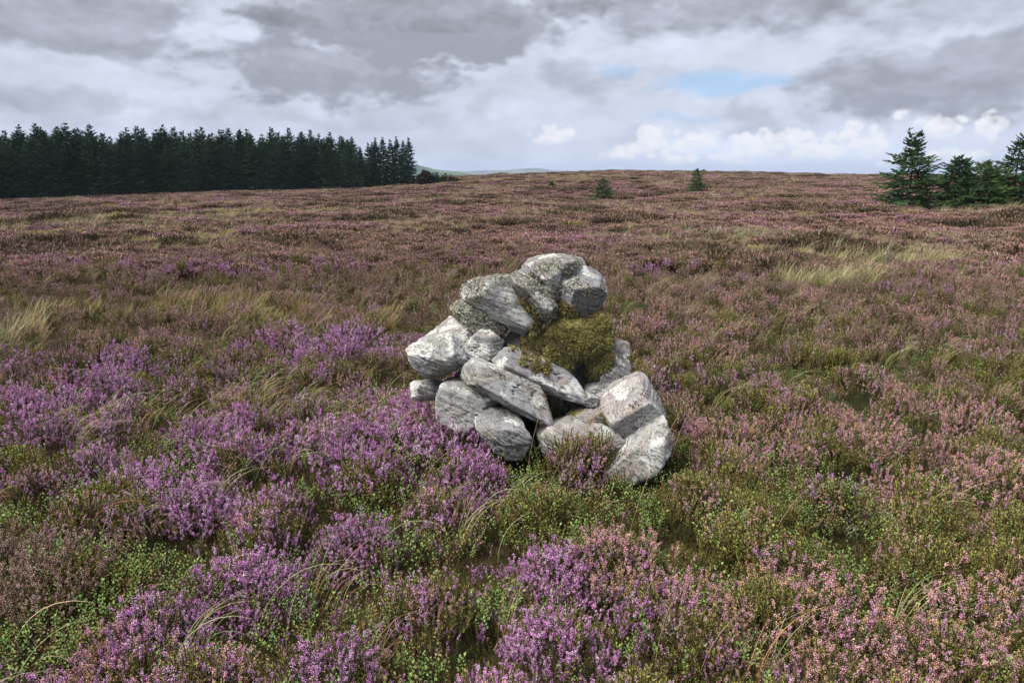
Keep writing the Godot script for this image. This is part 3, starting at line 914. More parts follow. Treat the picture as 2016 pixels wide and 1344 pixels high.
func lay_patches() -> void:
	patch("lilac", 90, 760, 0.7, 0.8, 1.0); patch("lilac", 230, 720, 0.5, 0.5, 0.9)
	patch("lilac", 640, 680, 1.0, 0.6, 0.95); patch("lilac", 700, 830, 0.75, 0.6, 1.0)
	patch("lilac", 450, 860, 0.5, 0.4, 1.0); patch("lilac", 250, 950, 0.9, 0.4, 0.8)
	patch("lilac", 80, 860, 0.5, 0.4, 0.7); patch("lilac", 500, 960, 0.6, 0.3, 0.8)
	patch("lilac", 620, 1130, 0.8, 0.5, 0.85); patch("lilac", 900, 1170, 0.7, 0.5, 0.85); patch("lilac", 350, 1180, 0.6, 0.4, 0.6)
	patch("lilac", 900, 950, 0.5, 0.3, 0.6); patch("lilac", 100, 1290, 0.35, 0.2, 0.7)
	patch("lilac", 560, 525, 2.4, 1.2, 0.5); patch("lilac", 1290, 525, 0.6, 0.5, 0.8); patch("lilac", 1480, 545, 0.5, 0.3, 0.7)
	patch("lilac", 1660, 430, 3.0, 1.5, 0.35); patch("lilac", 150, 520, 3.0, 0.8, 0.35)
	patch("pink", 1500, 640, 2.4, 1.6, 0.8); patch("pink", 1300, 640, 0.8, 0.9, 0.95); patch("pink", 1650, 820, 1.6, 0.7, 0.9)
	patch("pink", 1950, 800, 1.2, 0.8, 0.85); patch("pink", 1400, 840, 0.7, 0.5, 0.8); patch("pink", 1250, 1110, 0.35, 0.25, 1.0)
	patch("pink", 1450, 1220, 0.7, 0.4, 0.9); patch("pink", 1850, 1270, 0.6, 0.35, 0.9); patch("pink", 1750, 960, 0.8, 0.35, 0.7)
	patch("pink", 1950, 1000, 0.6, 0.5, 0.8); patch("pink", 250, 1280, 0.4, 0.25, 0.7); patch("pink", 500, 600, 2.0, 0.8, 0.5)
	patch("pink", 1750, 600, 2.5, 1.2, 0.6); patch("pink", 60, 960, 0.4, 0.3, 0.6)
	patch("rust", 50, 1120, 0.34, 0.36, 1.0); patch("rust", 1300, 430, 5.0, 3.0, 0.6); patch("rust", 800, 560, 2.0, 1.0, 0.5)
	patch("rust", 1900, 500, 3.0, 2.0, 0.5); patch("rust", 300, 1000, 0.3, 0.15, 0.5)
	patch("lime", 1560, 1030, 0.9, 0.45, 1.0); patch("lime", 1850, 1060, 0.7, 0.4, 0.8); patch("lime", 1150, 1000, 0.4, 0.25, 0.6); patch("lime", 1650, 1160, 0.5, 0.2, 0.6); patch("lime", 1280, 960, 0.5, 0.25, 0.9); patch("lime", 1750, 1110, 0.7, 0.25, 0.9)
	patch("lime", 1380, 990, 0.4, 0.3, 0.9); patch("lime", 1950, 1140, 0.4, 0.3, 0.7); patch("lime", 100, 1010, 0.5, 0.3, 0.4)
	patch("lime", 1600, 700, 0.6, 0.4, 0.5); patch("lime", 1980, 720, 0.5, 0.4, 0.5); patch("lime", 250, 1130, 0.35, 0.25, 0.6)
	patch("lime", 700, 960, 0.25, 0.15, 0.5); patch("lime", 1000, 1060, 0.4, 0.2, 0.35); patch("lime", 420, 420, 5.0, 2.0, 0.5)
	patch("lime", 960, 356, 22.0, 18.0, 0.6); patch("lime", 40, 890, 0.4, 0.2, 0.6)
	patch("grass", 1660, 495, 2.8, 1.3, 1.0); patch("grass", 1440, 462, 3.6, 1.8, 1.0); patch("grass", 1780, 515, 1.6, 0.7, 0.9); patch("grass", 700, 620, 1.6, 0.5, 0.7); patch("grass", 1620, 550, 0.9, 0.5, 0.9)
	patch("grass", 1950, 410, 5.0, 4.0, 0.8); patch("grass", 1960, 470, 2.0, 2.0, 0.6); patch("grass", 300, 600, 2.2, 0.7, 0.9)
	patch("grass", 30, 650, 0.9, 0.6, 1.0); patch("grass", 480, 790, 0.8, 0.5, 0.6); patch("grass", 200, 830, 0.7, 0.4, 0.6)
	patch("grass", 150, 440, 8.0, 5.0, 0.8); patch("grass", 300, 480, 4.0, 2.0, 0.6); patch("lime", 250, 470, 3.0, 1.5, 0.5); patch("grass", 860, 440, 3.0, 2.0, 0.8); patch("grass", 1200, 420, 5.0, 2.0, 0.7)
	patch("grass", 600, 420, 6.0, 3.0, 0.5); patch("grass", 1250, 450, 2.0, 1.0, 0.6)

func scatter(called: String, label: String, category: String, mesh: Mesh, m: Material, xf: Array) -> void:
	if xf.is_empty(): return
	var mm := MultiMesh.new()
	mm.transform_format = MultiMesh.TRANSFORM_3D
	mm.use_colors = true
	mm.mesh = mesh
	mm.instance_count = xf.size()
	var buf := PackedFloat32Array()
	buf.resize(xf.size() * 16)
	var k := 0
	for e in xf:
		var t: Transform3D = e[0]
		var c: Color = e[1]
		buf[k] = t.basis.x.x; buf[k + 1] = t.basis.y.x; buf[k + 2] = t.basis.z.x; buf[k + 3] = t.origin.x
		buf[k + 4] = t.basis.x.y; buf[k + 5] = t.basis.y.y; buf[k + 6] = t.basis.z.y; buf[k + 7] = t.origin.y
		buf[k + 8] = t.basis.x.z; buf[k + 9] = t.basis.y.z; buf[k + 10] = t.basis.z.z; buf[k + 11] = t.origin.z
		buf[k + 12] = c.r; buf[k + 13] = c.g; buf[k + 14] = c.b; buf[k + 15] = 1.0
		k += 16
	mm.buffer = buf
	var o := MultiMeshInstance3D.new()
	o.name = numbered(called)
	o.multimesh = mm
	o.material_override = m
	add_child(o)
	tag(o, label, category, "", "stuff")

func clear_of_stones(x: float, z: float, margin := 0.0) -> bool:
	for s in stones_at:
		if s[4] > 0.75: continue
		var dx: float = (x - s[0]) / (s[2] + margin)
		var dz: float = (z - s[1]) / (s[3] + margin)
		if dx * dx + dz * dz < 1.0: return false
	return true

func place(rng: RandomNumberGenerator, x: float, z: float, size: float, lift: float, tilt: float, squash := 1.0) -> Transform3D:
	var b := Basis(Vector3.UP, rng.randf() * TAU)
	b = Basis(Vector3(rng.randfn(), 0, rng.randfn()).normalized(), rng.randf() * tilt) * b
	return Transform3D(b.scaled(Vector3(size, size * squash, size)), Vector3(x, height(x, z) + lift, z))

func make_plants() -> void:
	var leaf_mat := mat(0.8, 0.25, 0.35)
	lay_patches()
	var kinds := ["lilac", "lilac_thin", "pink", "rust", "green", "lime"]
	var near := {}
	for k in kinds: near[k] = []
	for v in 5:
		near.lilac.append(heather_tuft(100 + v, LILAC, LEAF, 1.05, 13, 0.20, 0.85))
		near.lilac_thin.append(heather_tuft(200 + v, LILAC, LEAF, 0.8, 11, 0.19, 0.55))
		near.pink.append(heather_tuft(300 + v, PINK, LEAF, 1.0, 12, 0.20, 0.8))
		near.rust.append(heather_tuft(400 + v, RUST, LEAF, 1.0, 12, 0.19, 0.8))
		near.green.append(heather_tuft(500 + v, [], LEAF, 0.0, 16, 0.17, 1.0, 1.5))
		near.lime.append(heather_tuft(600 + v, [], LIME, 0.0, 18, 0.15, 1.0, 1.9))
	var berry: Array = []
	for v in 4:
		berry.append(bilberry_tuft(700 + v, [Color(0.13, 0.22, 0.07), Color(0.17, 0.27, 0.09), Color(0.21, 0.27, 0.085)] if v < 3 else [Color(0.20, 0.20, 0.06), Color(0.15, 0.18, 0.05), Color(0.18, 0.11, 0.05)]))
	var straw := [[Color(0.20, 0.22, 0.08), Color(0.42, 0.38, 0.22)], [Color(0.14, 0.19, 0.07), Color(0.30, 0.32, 0.16)], [Color(0.30, 0.22, 0.12), Color(0.38, 0.16, 0.09)]]
	var pale := [[Color(0.24, 0.25, 0.12), Color(0.48, 0.46, 0.30)], [Color(0.19, 0.22, 0.10), Color(0.40, 0.40, 0.25)]]
	var moor_grass: Array = []
	var tussock: Array = []
	for v in 4:
		moor_grass.append(grass_tuft(800 + v, 8, 0.38, 0.0020, 1.8, 0.2, 0.9, straw))
		tussock.append(grass_tuft(850 + v, 42, 0.42, 0.005, 1.0, 0.0, PI, pale, 0.10))
	# near field: tufts grouped into bushes, each bush of one kind
	var lists := {}
	for k in kinds:
		for v in 5: lists[k + str(v)] = []
	var berries: Array = [[], [], [], []]
	var grasses: Array = [[], [], [], []]
	var tuss: Array = [[], [], [], []]
	var rng := RandomNumberGenerator.new()
	rng.seed = 4242
	var r := 1.1
	while r < 17.0:
		var gap := 0.050 if r < 4.0 else (0.050 + (r - 4.0) * 0.0092)
		var half := deg_to_rad(46.0 if r > 2.0 else 60.0)
		var n := int(2.0 * half * r / gap)
		for k in n:
			var a := -half + 2.0 * half * (k + rng.randf()) / n
			var rr := r + rng.randf_range(-0.5, 0.5) * gap
			var x := sin(a) * rr
			var z := -cos(a) * rr
			if not clear_of_stones(x, z): continue
			var id := cell_id.get_noise_2d(x, z)
			var dome := 1.0 - smoothstep(0.05, 0.66, cell_far.get_noise_2d(x, z) + 1.0)
			var pick := fposmod(id * 37.7, 1.0)
			var lil := amount("lilac", x, z)
			var pnk := amount("pink", x, z)
			var rst := amount("rust", x, z)
			var lim := amount("lime", x, z)
			var grs := amount("grass", x, z)
			var roll := rng.randf()
			var kind := "green"
			var away := smoothstep(4.6, 9.0, rr)
			if pick < lim * 0.85:
				kind = "lime" if roll < 0.72 else ("green" if roll < 0.85 else "pink")
			elif pick < lil * 0.9:
				kind = "lilac" if roll < 0.64 * lil + 0.03 else ("lilac_thin" if roll < 0.78 else ("lime" if roll < 0.88 else "green"))
			elif pick < maxf(lil, pnk) * 0.95:
				kind = "pink" if roll < 0.46 - 0.1 * away else ("lilac_thin" if roll < 0.52 - 0.1 * away else ("rust" if roll < 0.62 + 0.16 * away else ("lime" if roll < 0.82 + 0.04 * away else "green")))
			elif rst > 0.0 and pick < rst * 0.97:
				kind = "rust" if roll < 0.85 else "green"
			else:
				var few := 0.30 * (1.0 - away) * (1.0 if x < 0.5 else 0.4) + 0.03
				kind = "lilac_thin" if roll < few else ("pink" if roll < few + 0.16 + 0.06 * away else ("rust" if roll < few + 0.22 + 0.52 * away else ("lime" if roll < few + 0.44 + 0.38 * away else "green")))
			if dome < 0.28 and rng.randf() < 0.7: kind = "green"
			var size := (0.42 + 0.36 * dome) * rng.randf_range(0.85, 1.15) * (1.0 + 0.035 * maxf(0.0, rr - 4.0))
			if kind == "lime": size *= 1.2
			if rr > 6.5 and rng.randf() < grs * (0.10 if x < 0.0 else 0.40):
				var tawny := Color(0.85, 0.66, 0.52) if x < 0.0 else Color(1.0, 0.90, 0.80)
				tuss[rng.randi_range(0, 3)].append([place(rng, x, z, rng.randf_range(0.5, 0.95) * (1.0 if x < 0.0 else 1.25), 0.02, 0.3), tawny])
			if grs > 0.5 and rng.randf() < grs * 0.7 and rr > 7.0: continue
			var lift := 0.14 * dome - 0.02 + (0.03 if kind == "lime" else 0.0)
			var tint := 1.0 + 0.25 * rough.get_noise_2d(x * 12.0, z * 12.0)
			var key := kind + str(rng.randi_range(0, 4))
			lists[key].append([place(rng, x, z, size, lift, 0.35), Color(tint, tint, tint)])
			var cluster := rough.get_noise_2d(x * 18.0, z * 18.0 + 70.0)
			if rr < 9.0 and cluster > -0.02 and (rng.randf() < 0.10 + 0.45 * lim or (dome < 0.4 and rng.randf() < 0.3 and rr < 5.0)):
				var t := place(rng, x + rng.randf_range(-0.04, 0.04), z + rng.randf_range(-0.04, 0.04), rng.randf_range(0.7, 1.15), 0.05 + 0.10 * dome, 0.4)
				berries[rng.randi_range(0, 3)].append([t, Color(tint, tint, tint)])
			if rng.randf() < (0.010 if x < 0.2 else 0.002) + 0.02 * away + 0.18 * grs * (1.0 if rr < 7.0 else 0.5):
				var t := place(rng, x, z, rng.randf_range(0.7, 1.2), 0.05, 0.2)
				t.basis = Basis(Vector3.UP, rng.randfn() * 0.5).scaled(Vector3.ONE * rng.randf_range(0.7, 1.2))
				grasses[rng.randi_range(0, 3)].append([t, Color(tint, tint, tint)])
		r += gap * 0.9
	var words_ := {"lilac": "low heather in full lilac bloom", "lilac_thin": "low heather thinly sprinkled with lilac flowers", "pink": "low heather with pink fading flowers", "rust": "low heather with rusty spent flowers", "green": "low olive heather without flowers", "lime": "low yellow-green heath without flowers"}
	for k in kinds:
		for v in 5:
			scatter("heather", words_[k] + " around the cairn", "heather", near[k][v], leaf_mat, lists[k + str(v)])
	for v in 4: scatter("bilberry", "small bright green oval-leaved bilberry between the heather", "bilberry", berry[v], leaf_mat, berries[v])
	for v in 4: scatter("moor_grass", "arching straw and reddish grass blades through the heather", "grass", moor_grass[v], leaf_mat, grasses[v])
	# middle and far field: cushions, larger with distance
	var stalk: Array = [LEAF[2], Color(0.09, 0.066, 0.042), Color(0.10, 0.072, 0.045), Color(0.12, 0.09, 0.06)]
	var sorts := [[[LILAC[2], RUST[2], PINK[2], RUST[0], RUST[1]], stalk, 0.48], [[RUST[2], RUST[0], PINK[3], RUST[1]], stalk, 0.45], [RUST, stalk, 0.45], [RUST, stalk, 0.15], [PINK, LIME, 0.12]]
	var said := ["mauve heather spreading over the far moor", "dusky pink heather spreading over the far moor", "brown heather spreading over the far moor", "dark flowerless heather hummocks on the far moor", "yellow-green boggy patches on the far moor"]
	var cushions: Array = []
	var spread: Array = []
	for q in sorts.size():
		for v in 3:
			cushions.append(heather_cushion(900 + q * 10 + v, sorts[q][0], sorts[q][1], sorts[q][2]))
			spread.append([])
	r = 14.0
	while r < 330.0:
		var gap := 0.26 * pow(r / 14.0, 0.62)
		var half := deg_to_rad(45.0)
		var n := int(2.0 * half * r / gap)
		for k in n:
			var a := -half + 2.0 * half * (k + rng.randf()) / n
			if rad_to_deg(a) < -9.0 and r > 175.0: continue
			var rr := r + rng.randf_range(-0.5, 0.5) * gap
			var x := sin(a) * rr
			var z := -cos(a) * rr
			var roll := rng.randf()
			var m1 := rough.get_noise_2d(x * 1.1 + 300.0, z * 1.1)
			var m2 := rough.get_noise_2d(x * 0.45, z * 0.45 + 200.0)
			var grs := maxf(amount("grass", x, z), smoothstep(0.15, 0.42, m2) * 0.6)
			var kind := 1
			if amount("lime", x, z) * 0.9 > roll: kind = 4
			elif amount("lilac", x, z) * 0.8 > roll: kind = 0
			elif m1 > 0.16: kind = 0 if roll < 0.5 else 1
			elif m1 < -0.34: kind = 3
			elif roll < 0.45: kind = 2
			elif roll < 0.48: kind = 4 if m2 > 0.0 else 3
			if grs > 0.3 and rng.randf() < grs * 0.75:
				tuss[rng.randi_range(0, 3)].append([place(rng, x, z, rng.randf_range(0.6, 1.0) * pow(rr / 14.0, 0.45), 0.0, 0.2, 0.85), Color(0.85, 0.8, 0.7)])
				if rng.randf() < 0.7: continue
			var size := gap * 2.3 * (0.6 + 0.9 * rng.randf() * rng.randf() + 0.3 * rng.randf()) * (1.2 if kind == 3 else 1.0)
			var tint := 1.0 + 0.3 * rough.get_noise_2d(x * 3.0, z * 3.0)
			spread[kind * 3 + rng.randi_range(0, 2)].append([place(rng, x, z, size, 0.02, 0.15, clampf(0.9 / (0.7 + size * 0.5), 0.35, 1.1) * (1.3 if kind == 3 else 1.0)), Color(tint, tint, tint)])
		r += gap * 0.85
	for q in sorts.size():
		for v in 3: scatter("heather", said[q], "heather", cushions[q * 3 + v], leaf_mat, spread[q * 3 + v])
	for v in 4: scatter("moor_grass", "pale bleached grass spreading in patches through the heather", "grass", tussock[v], leaf_mat, tuss[v])
	make_bushes(leaf_mat)
	make_tussocks(leaf_mat, tussock)
	make_stems(leaf_mat)

# a rounded heather bush: stems and flowers
func bush(seed_: int, flowers: Array, bloom: float, leaves: Array, shoots := 85) -> Array:
	var rng := RandomNumberGenerator.new()
	rng.seed = seed_
	var st := Soup.new()
	var fl := Soup.new()
	for k in shoots:
		var a := rng.randf() * TAU
		var r := sqrt(rng.randf())
		var from := Vector3(cos(a) * r * 0.14, 0.0, sin(a) * r * 0.14)
		var lean := Vector3(cos(a) * r * 0.75, 0.75, sin(a) * r * 0.75).normalized()
		shoot(st, fl, rng, from, lean, 0.30 * (1.0 - 0.25 * r * r) * rng.randf_range(0.8, 1.15), flowers, leaves, bloom)
	return [st.mesh(), fl.mesh() if fl.v.size() > 0 else null]

func make_bushes(m: Material) -> void:
	var spots := [
		["purple heather bushes in bloom", "rounded heather bush densely covered in bright purple bloom", LILAC, 1.3, 51,
			[[60, 720], [110, 790], [40, 840], [230, 720], [640, 690], [700, 665], [455, 880], [640, 860], [700, 930], [760, 830], [820, 850], [720, 780], [560, 660], [870, 880], [905, 870], [260, 965], [330, 955], [420, 1000]]],
		["pink heather bushes fading", "rounded heather bush with salmon pink fading bloom", PINK, 1.2, 52,
			[[1640, 830], [1720, 860], [1440, 870], [1560, 890], [1930, 840], [1250, 1140], [1370, 1210], [1560, 1200], [1660, 1250], [1850, 1290], [1960, 1230], [250, 1300], [1790, 980], [1960, 960], [1350, 690], [1260, 640]]],
		["rusty spent heather bushes", "rounded heather bush with rusty brown spent flowers", RUST, 1.2, 53,
			[[40, 1090], [60, 1180], [110, 1130]]],
		["bare twiggy heather bushes", "dark twiggy heather bush with almost no flowers", [], 0.0, 54,
			[[1590, 770], [1680, 880], [600, 970], [780, 720], [130, 700]]]]
	for g in spots:
		var got: Array = [bush(g[4], g[2], g[3], LEAF if g[3] > 0.0 else [Color(0.05, 0.045, 0.03), Color(0.06, 0.05, 0.035)], 85 if g[3] > 0.0 else 60), bush(g[4] + 10, g[2], g[3], LEAF if g[3] > 0.0 else [Color(0.05, 0.045, 0.03), Color(0.06, 0.05, 0.035)], 85 if g[3] > 0.0 else 60)]
		var first: Array = [null, null]
		var i := 0
		for s in g[5]:
			var p := on_ground(s[0], s[1] + 10.0, 0.12)
			if not clear_of_stones(p.x, p.z, -0.03): continue
			var w := i % 2
			var o: Node3D
			if first[w] == null:
				o = root_node("heather_bush", p)
				part("stems", got[w][0], m, o)
				if got[w][1]: part("flowers", got[w][1], m, o)
				tag(o, g[1], "heather bush", g[0])
				first[w] = o
			else:
				o = first[w].duplicate()
				o.name = numbered("heather_bush")
				add_child(o)
				o.position = p
			var rr := Vector2(p.x, p.z).length()
			o.rotation.y = i * 2.1
			o.scale = Vector3.ONE * (0.76 + 0.25 * fposmod(i * 0.37, 1.0)) * (1.0 + 0.05 * maxf(0.0, rr - 4.0))
			i += 1

func make_tussocks(m: Material, meshes: Array) -> void:
	var spots := [[1600, 480], [1640, 500], [1690, 510], [1740, 515], [1790, 525], [1560, 490], [1650, 560], [1610, 555], [1400, 470], [1450, 472], [1490, 470], [1350, 465], [1960, 400], [1990, 420], [1900, 410], [30, 660], [70, 650], [10, 680], [860, 440], [830, 442], [1700, 540], [1820, 520]]
	var i := 0
	for s in spots:
		var p := on_ground(s[0], s[1], 0.1)
		var o := MeshInstance3D.new()
		o.name = numbered("grass_tussock")
		o.mesh = meshes[i % 4]
		o.material_override = m
		add_child(o)
		o.position = p
		o.rotation.y = i * 1.3
		var rr := Vector2(p.x, p.z).length()
		o.scale = Vector3.ONE * (0.8 + 0.25 * fposmod(i * 0.61, 1.0)) * (1.0 + 0.02 * rr)
		tag(o, "pale bleached grass tussock standing out of the heather", "grass tussock", "pale grass tussocks")
		i += 1

# single long blades and dry seed stems that stand out
func make_stems(m: Material) -> void:
	var rng := RandomNumberGenerator.new()
	rng.seed = 77
	var green := [Color(0.16, 0.22, 0.09), Color(0.34, 0.36, 0.20)]
	var red := [Color(0.12, 0.02, 0.02), Color(0.42, 0.15, 0.10)]
	var tan_ := [Color(0.36, 0.28, 0.15), Color(0.50, 0.38, 0.22)]
	var bleached := [Color(0.45, 0.42, 0.34), Color(0.58, 0.55, 0.45)]
	# foot in the photograph, heading, length, width, arch, colours
	var arcs := [[505, 1215, 0.0, 0.5, 0.004, 2.2, green], [560, 1240, -0.3, 0.3, 0.004, 0.5, green], [700, 1150, 3.4, 0.3, 0.005, 0.8, red], [690, 1130, 3.9, 0.32, 0.004, 0.5, red],
		[560, 935, 0.1, 0.5, 0.003, 2.2, tan_], [500, 930, -0.1, 0.42, 0.003, 2.0, green], [470, 940, 0.0, 0.4, 0.003, 2.4, green], [150, 1060, 0.1, 0.5, 0.004, 2.2, red],
		[420, 1140, 0.0, 0.3, 0.004, 2.0, bleached], [900, 1290, 3.3, 0.34, 0.006, 1.6, green], [760, 1290, 3.2, 0.34, 0.006, 1.4, green], [980, 1080, -0.1, 0.3, 0.004, 2.0, green], [740, 1070, 0.1, 0.4, 0.004, 2.5, green],
		[940, 1010, 0.2, 0.36, 0.004, 2.8, green], [330, 1330, 0.0, 0.45, 0.005, 2.2, green], [10, 1290, 0.1, 0.45, 0.006, 2.0, tan_], [120, 1190, 1.9, 0.22, 0.005, 0.8, tan_], [210, 1030, 0.3, 0.3, 0.004, 1.0, bleached],
		[190, 1060, 5.6, 0.3, 0.003, 0.6, green], [400, 900, 0.2, 0.3, 0.003, 2.6, green], [380, 890, -0.2, 0.34, 0.003, 2.4, green], [240, 800, 0.2, 0.35, 0.004, 2.4, bleached], [120, 770, 0.3, 0.4, 0.004, 2.2, bleached],
		[520, 800, 0.1, 0.45, 0.003, 2.2, red], [480, 810, 0.0, 0.5, 0.003, 2.2, tan_], [600, 770, 0.2, 0.4, 0.003, 2.2, tan_], [420, 830, 0.1, 0.5, 0.003, 2.0, tan_], [10, 950, 0.1, 0.5, 0.004, 2.2, red], [350, 1000, 0.0, 0.4, 0.003, 2.2, green], [840, 1010, 0.1, 0.3, 0.003, 2.0, green]]
	for a in arcs:
		var p := on_ground(a[0], a[1], 0.14)
		var s := Soup.new()
		blade(s, rng, Vector3.ZERO, a[2], a[3] * 1.05, a[4] * 0.75, a[5] * 0.9, a[6])
		var o := part(numbered("arching_grass"), s.mesh(), m, self)
		o.position = p + Vector3(0, 0.08, 0)
		var w := "green" if a[6] == green else ("reddish" if a[6] == red else ("tan" if a[6] == tan_ else "bleached"))
		tag(o, "long arching %s grass blade above the heather" % w, "grass", "single %s grass blades" % w)
	# dry stems with seed heads, foot and tip in the photograph
	var stems := [[1030, 985, 1075, 775, 1.5], [1060, 960, 1190, 790, 0.9], [1110, 990, 1160, 830, 1.2], [1225, 1060, 1345, 800, 1.2], [1315, 920, 1365, 800, 1.1], [1505, 1080, 1580, 970, 1.0], [1365, 1330, 1450, 1210, 1.0],
		[1520, 750, 1555, 610, 1.2], [1590, 680, 1620, 620, 1.0], [1720, 740, 1770, 640, 1.0], [1255, 1220, 1300, 1120, 1.1], [1290, 1330, 1330, 1170, 1.1], [1840, 880, 1880, 790, 1.0], [650, 900, 730, 790, 1.0]]
	for q in stems:
		var foot := on_ground(q[0], q[1], 0.12)
		var tip := at_depth(q[2], q[3], -foot.z - 0.05)
		var o := root_node("seeding_grass", foot)
		var st := Soup.new()
		var hd := Soup.new()
		var to := tip - foot
		var prev := Vector3.ZERO
		for k in 8:
			var t := (k + 1) / 8.0
			var w := to * t + Vector3(-0.02 * sin(t * PI), 0.03 * sin(t * PI), 0)
			st.tube(prev, w, 0.0015, 0.0012, Color(0.30, 0.21, 0.12), 3)
			prev = w
		for k in 34:
			var t := rng.randf_range(0.78, 1.0)
			var w := to * t + unit(rng) * 0.012 * (1.1 - t) * 4.0
			var dir := (to.normalized() + unit(rng) * 0.5).normalized()
			var side := dir.cross(unit(rng)).normalized() * 0.0016
			hd.tri(w - side, w + side, w + dir * 0.012, jit(rng, Color(0.34, 0.23, 0.15), 0.3))
			hd.tri(w - side, w + side, to * t, jit(rng, Color(0.22, 0.13, 0.09), 0.2))
		part("stem", st.mesh(), m, o)
		part("seed_head", hd.mesh(), m, o)
		var near_cairn := absf(foot.x - 0.1) < 0.8 and foot.z < -3.0
		tag(o, "dry brown grass stem with seed head rising before the cairn stones" if near_cairn else "dry brown grass stem with seed head rising out of the open heather", "grass", "dry grass stems at the cairn" if near_cairn else "dry grass stems in the heather")

# ------------------------------------------------------------------ trees

# a spruce: trunk and crown meshes. Whorls of boughs, each with side twigs clad in needles
func spruce(seed_: int, tall: float, wide: float, whorls: int, boughs: int, twigs: int, thin: float, needle: float, shape: float, leaders := 1, green := Color(0.020, 0.042, 0.022)) -> Array:
	var rng := RandomNumberGenerator.new()
	rng.seed = seed_
	var tr := Soup.new()
	var cr := Soup.new()
	var bark := Color(0.06, 0.048, 0.038)
	var heads: Array = []
	for l in leaders:
		heads.append(Vector3(0 if leaders == 1 else (l - 0.5 * (leaders - 1)) * tall * 0.15, tall * (1.0 - 0.03 * l), rng.randf_range(-0.03, 0.03) * tall))
	var fork: Vector3 = Vector3(0, tall * 0.62, 0) if leaders > 1 else heads[0]
	var r0 := tall * 0.016
	tr.tube(Vector3(0, -0.3, 0), fork * 0.5, r0, r0 * 0.62, bark, 7)
	tr.tube(fork * 0.5, fork, r0 * 0.62, r0 * (0.42 if leaders > 1 else 0.1), bark, 6)
	if leaders > 1:
		for h in heads: tr.tube(fork, h, r0 * 0.35, r0 * 0.12, bark, 5)
	for w in whorls:
		var t := lerpf(0.02, 0.985, pow((w + rng.randf() * 0.4) / whorls, 0.92))
		var y := t * tall
		for l in leaders:
			if leaders > 1 and y < fork.y and l > 0: continue
			var centre := Vector3(0, y, 0)
			if y > fork.y and leaders > 1: centre = fork.lerp(heads[l], (y - fork.y) / (heads[l].y - fork.y))
			if centre.y > heads[l].y * 0.985: continue
			var spin := rng.randf() * TAU
			for b in boughs:
				if rng.randf() < thin + 0.4 * smoothstep(0.8, 1.0, t): continue
				var a := spin + TAU * b / boughs + rng.randf_range(-0.3, 0.3)
				var long := wide * minf(pow(1.0 - t, shape), 1.6 * (1.0 - t)) * rng.randf_range(0.68, 1.18) + tall * 0.012
				if leaders > 1 and y > fork.y: long = long * 0.5 + tall * 0.012
				var up := lerpf(-0.06, 0.85, t * t) + rng.randf_range(-0.12, 0.12)
				var p := centre + Vector3(0, rng.randf_range(-0.45, 0.45) * tall / whorls, 0)
				var n := 4
				var nd := needle * (0.5 + 0.5 * (1.0 - t))
				var pts: Array[Vector3] = [p]
				for k in n:
					var s := (k + 1.0) / n
					var bend := up - 0.35 * (1.0 - t) * sin(s * 2.4) + 0.45 * s * s * (1.0 - t)
					var d := Vector3(cos(a), bend, sin(a)).normalized()
					p += d * long / n
					pts.append(p)
				for k in n:
					tr.tube(pts[k], pts[k + 1], long * 0.012 * (1.2 - k * 0.22), long * 0.012 * (1.0 - k * 0.22), bark, 3)
				var tone := green * rng.randf_range(0.75, 1.3)
				for k in (twigs if t < 0.85 else int(twigs * 0.6)):
					var s := 0.12 + 0.88 * (k + rng.randf()) / twigs
					var i := mini(int(s * n), n - 1)
					var q := pts[i].lerp(pts[i + 1], s * n - i)
					var out := (pts[i + 1] - pts[i]).normalized()
					var side := out.cross(Vector3.UP).normalized() * (1.0 if k % 2 == 0 else -1.0)
					var d := (out * rng.randf_range(0.5, 0.9) + side * rng.randf_range(0.4, 1.0) + Vector3(0, rng.randf_range(-0.5, 0.4), 0)).normalized()
					var l2 := maxf(long * 0.42 * (1.08 - s) , tall * 0.012) * rng.randf_range(0.7, 1.25) + nd
					brush(cr, rng, q, d, l2, nd, jit(rng, tone, 0.25))
				brush(cr, rng, pts[n - 1], pts[n] - pts[n - 1], (pts[n] - pts[n - 1]).length() + nd * 1.5, nd, jit(rng, tone * 1.25, 0.2))
	for h in heads:
		brush(cr, rng, h - Vector3(0, tall * 0.05, 0), Vector3.UP, tall * 0.05, needle * 0.7, green)
	return [tr.mesh(), cr.mesh()]

# a needle-clad twig: ragged fins round an axis
func brush(s: Soup, rng: RandomNumberGenerator, p: Vector3, dir: Vector3, long: float, wide: float, col: Color) -> void:
	var d := dir.normalized()
	var a := d.cross(unit(rng)).normalized()
	for f in 2:
		var w := (a if f == 0 else d.cross(a)) * wide
		var m := p + d * long * rng.randf_range(0.3, 0.5)
		var e := p + d * long
		s.tri(p, m + w, e, col)
		s.tri(p, e, m - w * rng.randf_range(0.6, 1.1), col * 0.9)

func tree(meshes: Array, called: String, where: Vector3, turn: float, size: Vector3, mats: Array, label: String, group: String) -> Node3D:
	var o := root_node(called, where)
	part("trunk", meshes[0], mats[0], o)
	part("crown", meshes[1], mats[1], o)
	o.rotation.y = turn
	o.scale = size
	tag(o, label, "tree", group)
	return o

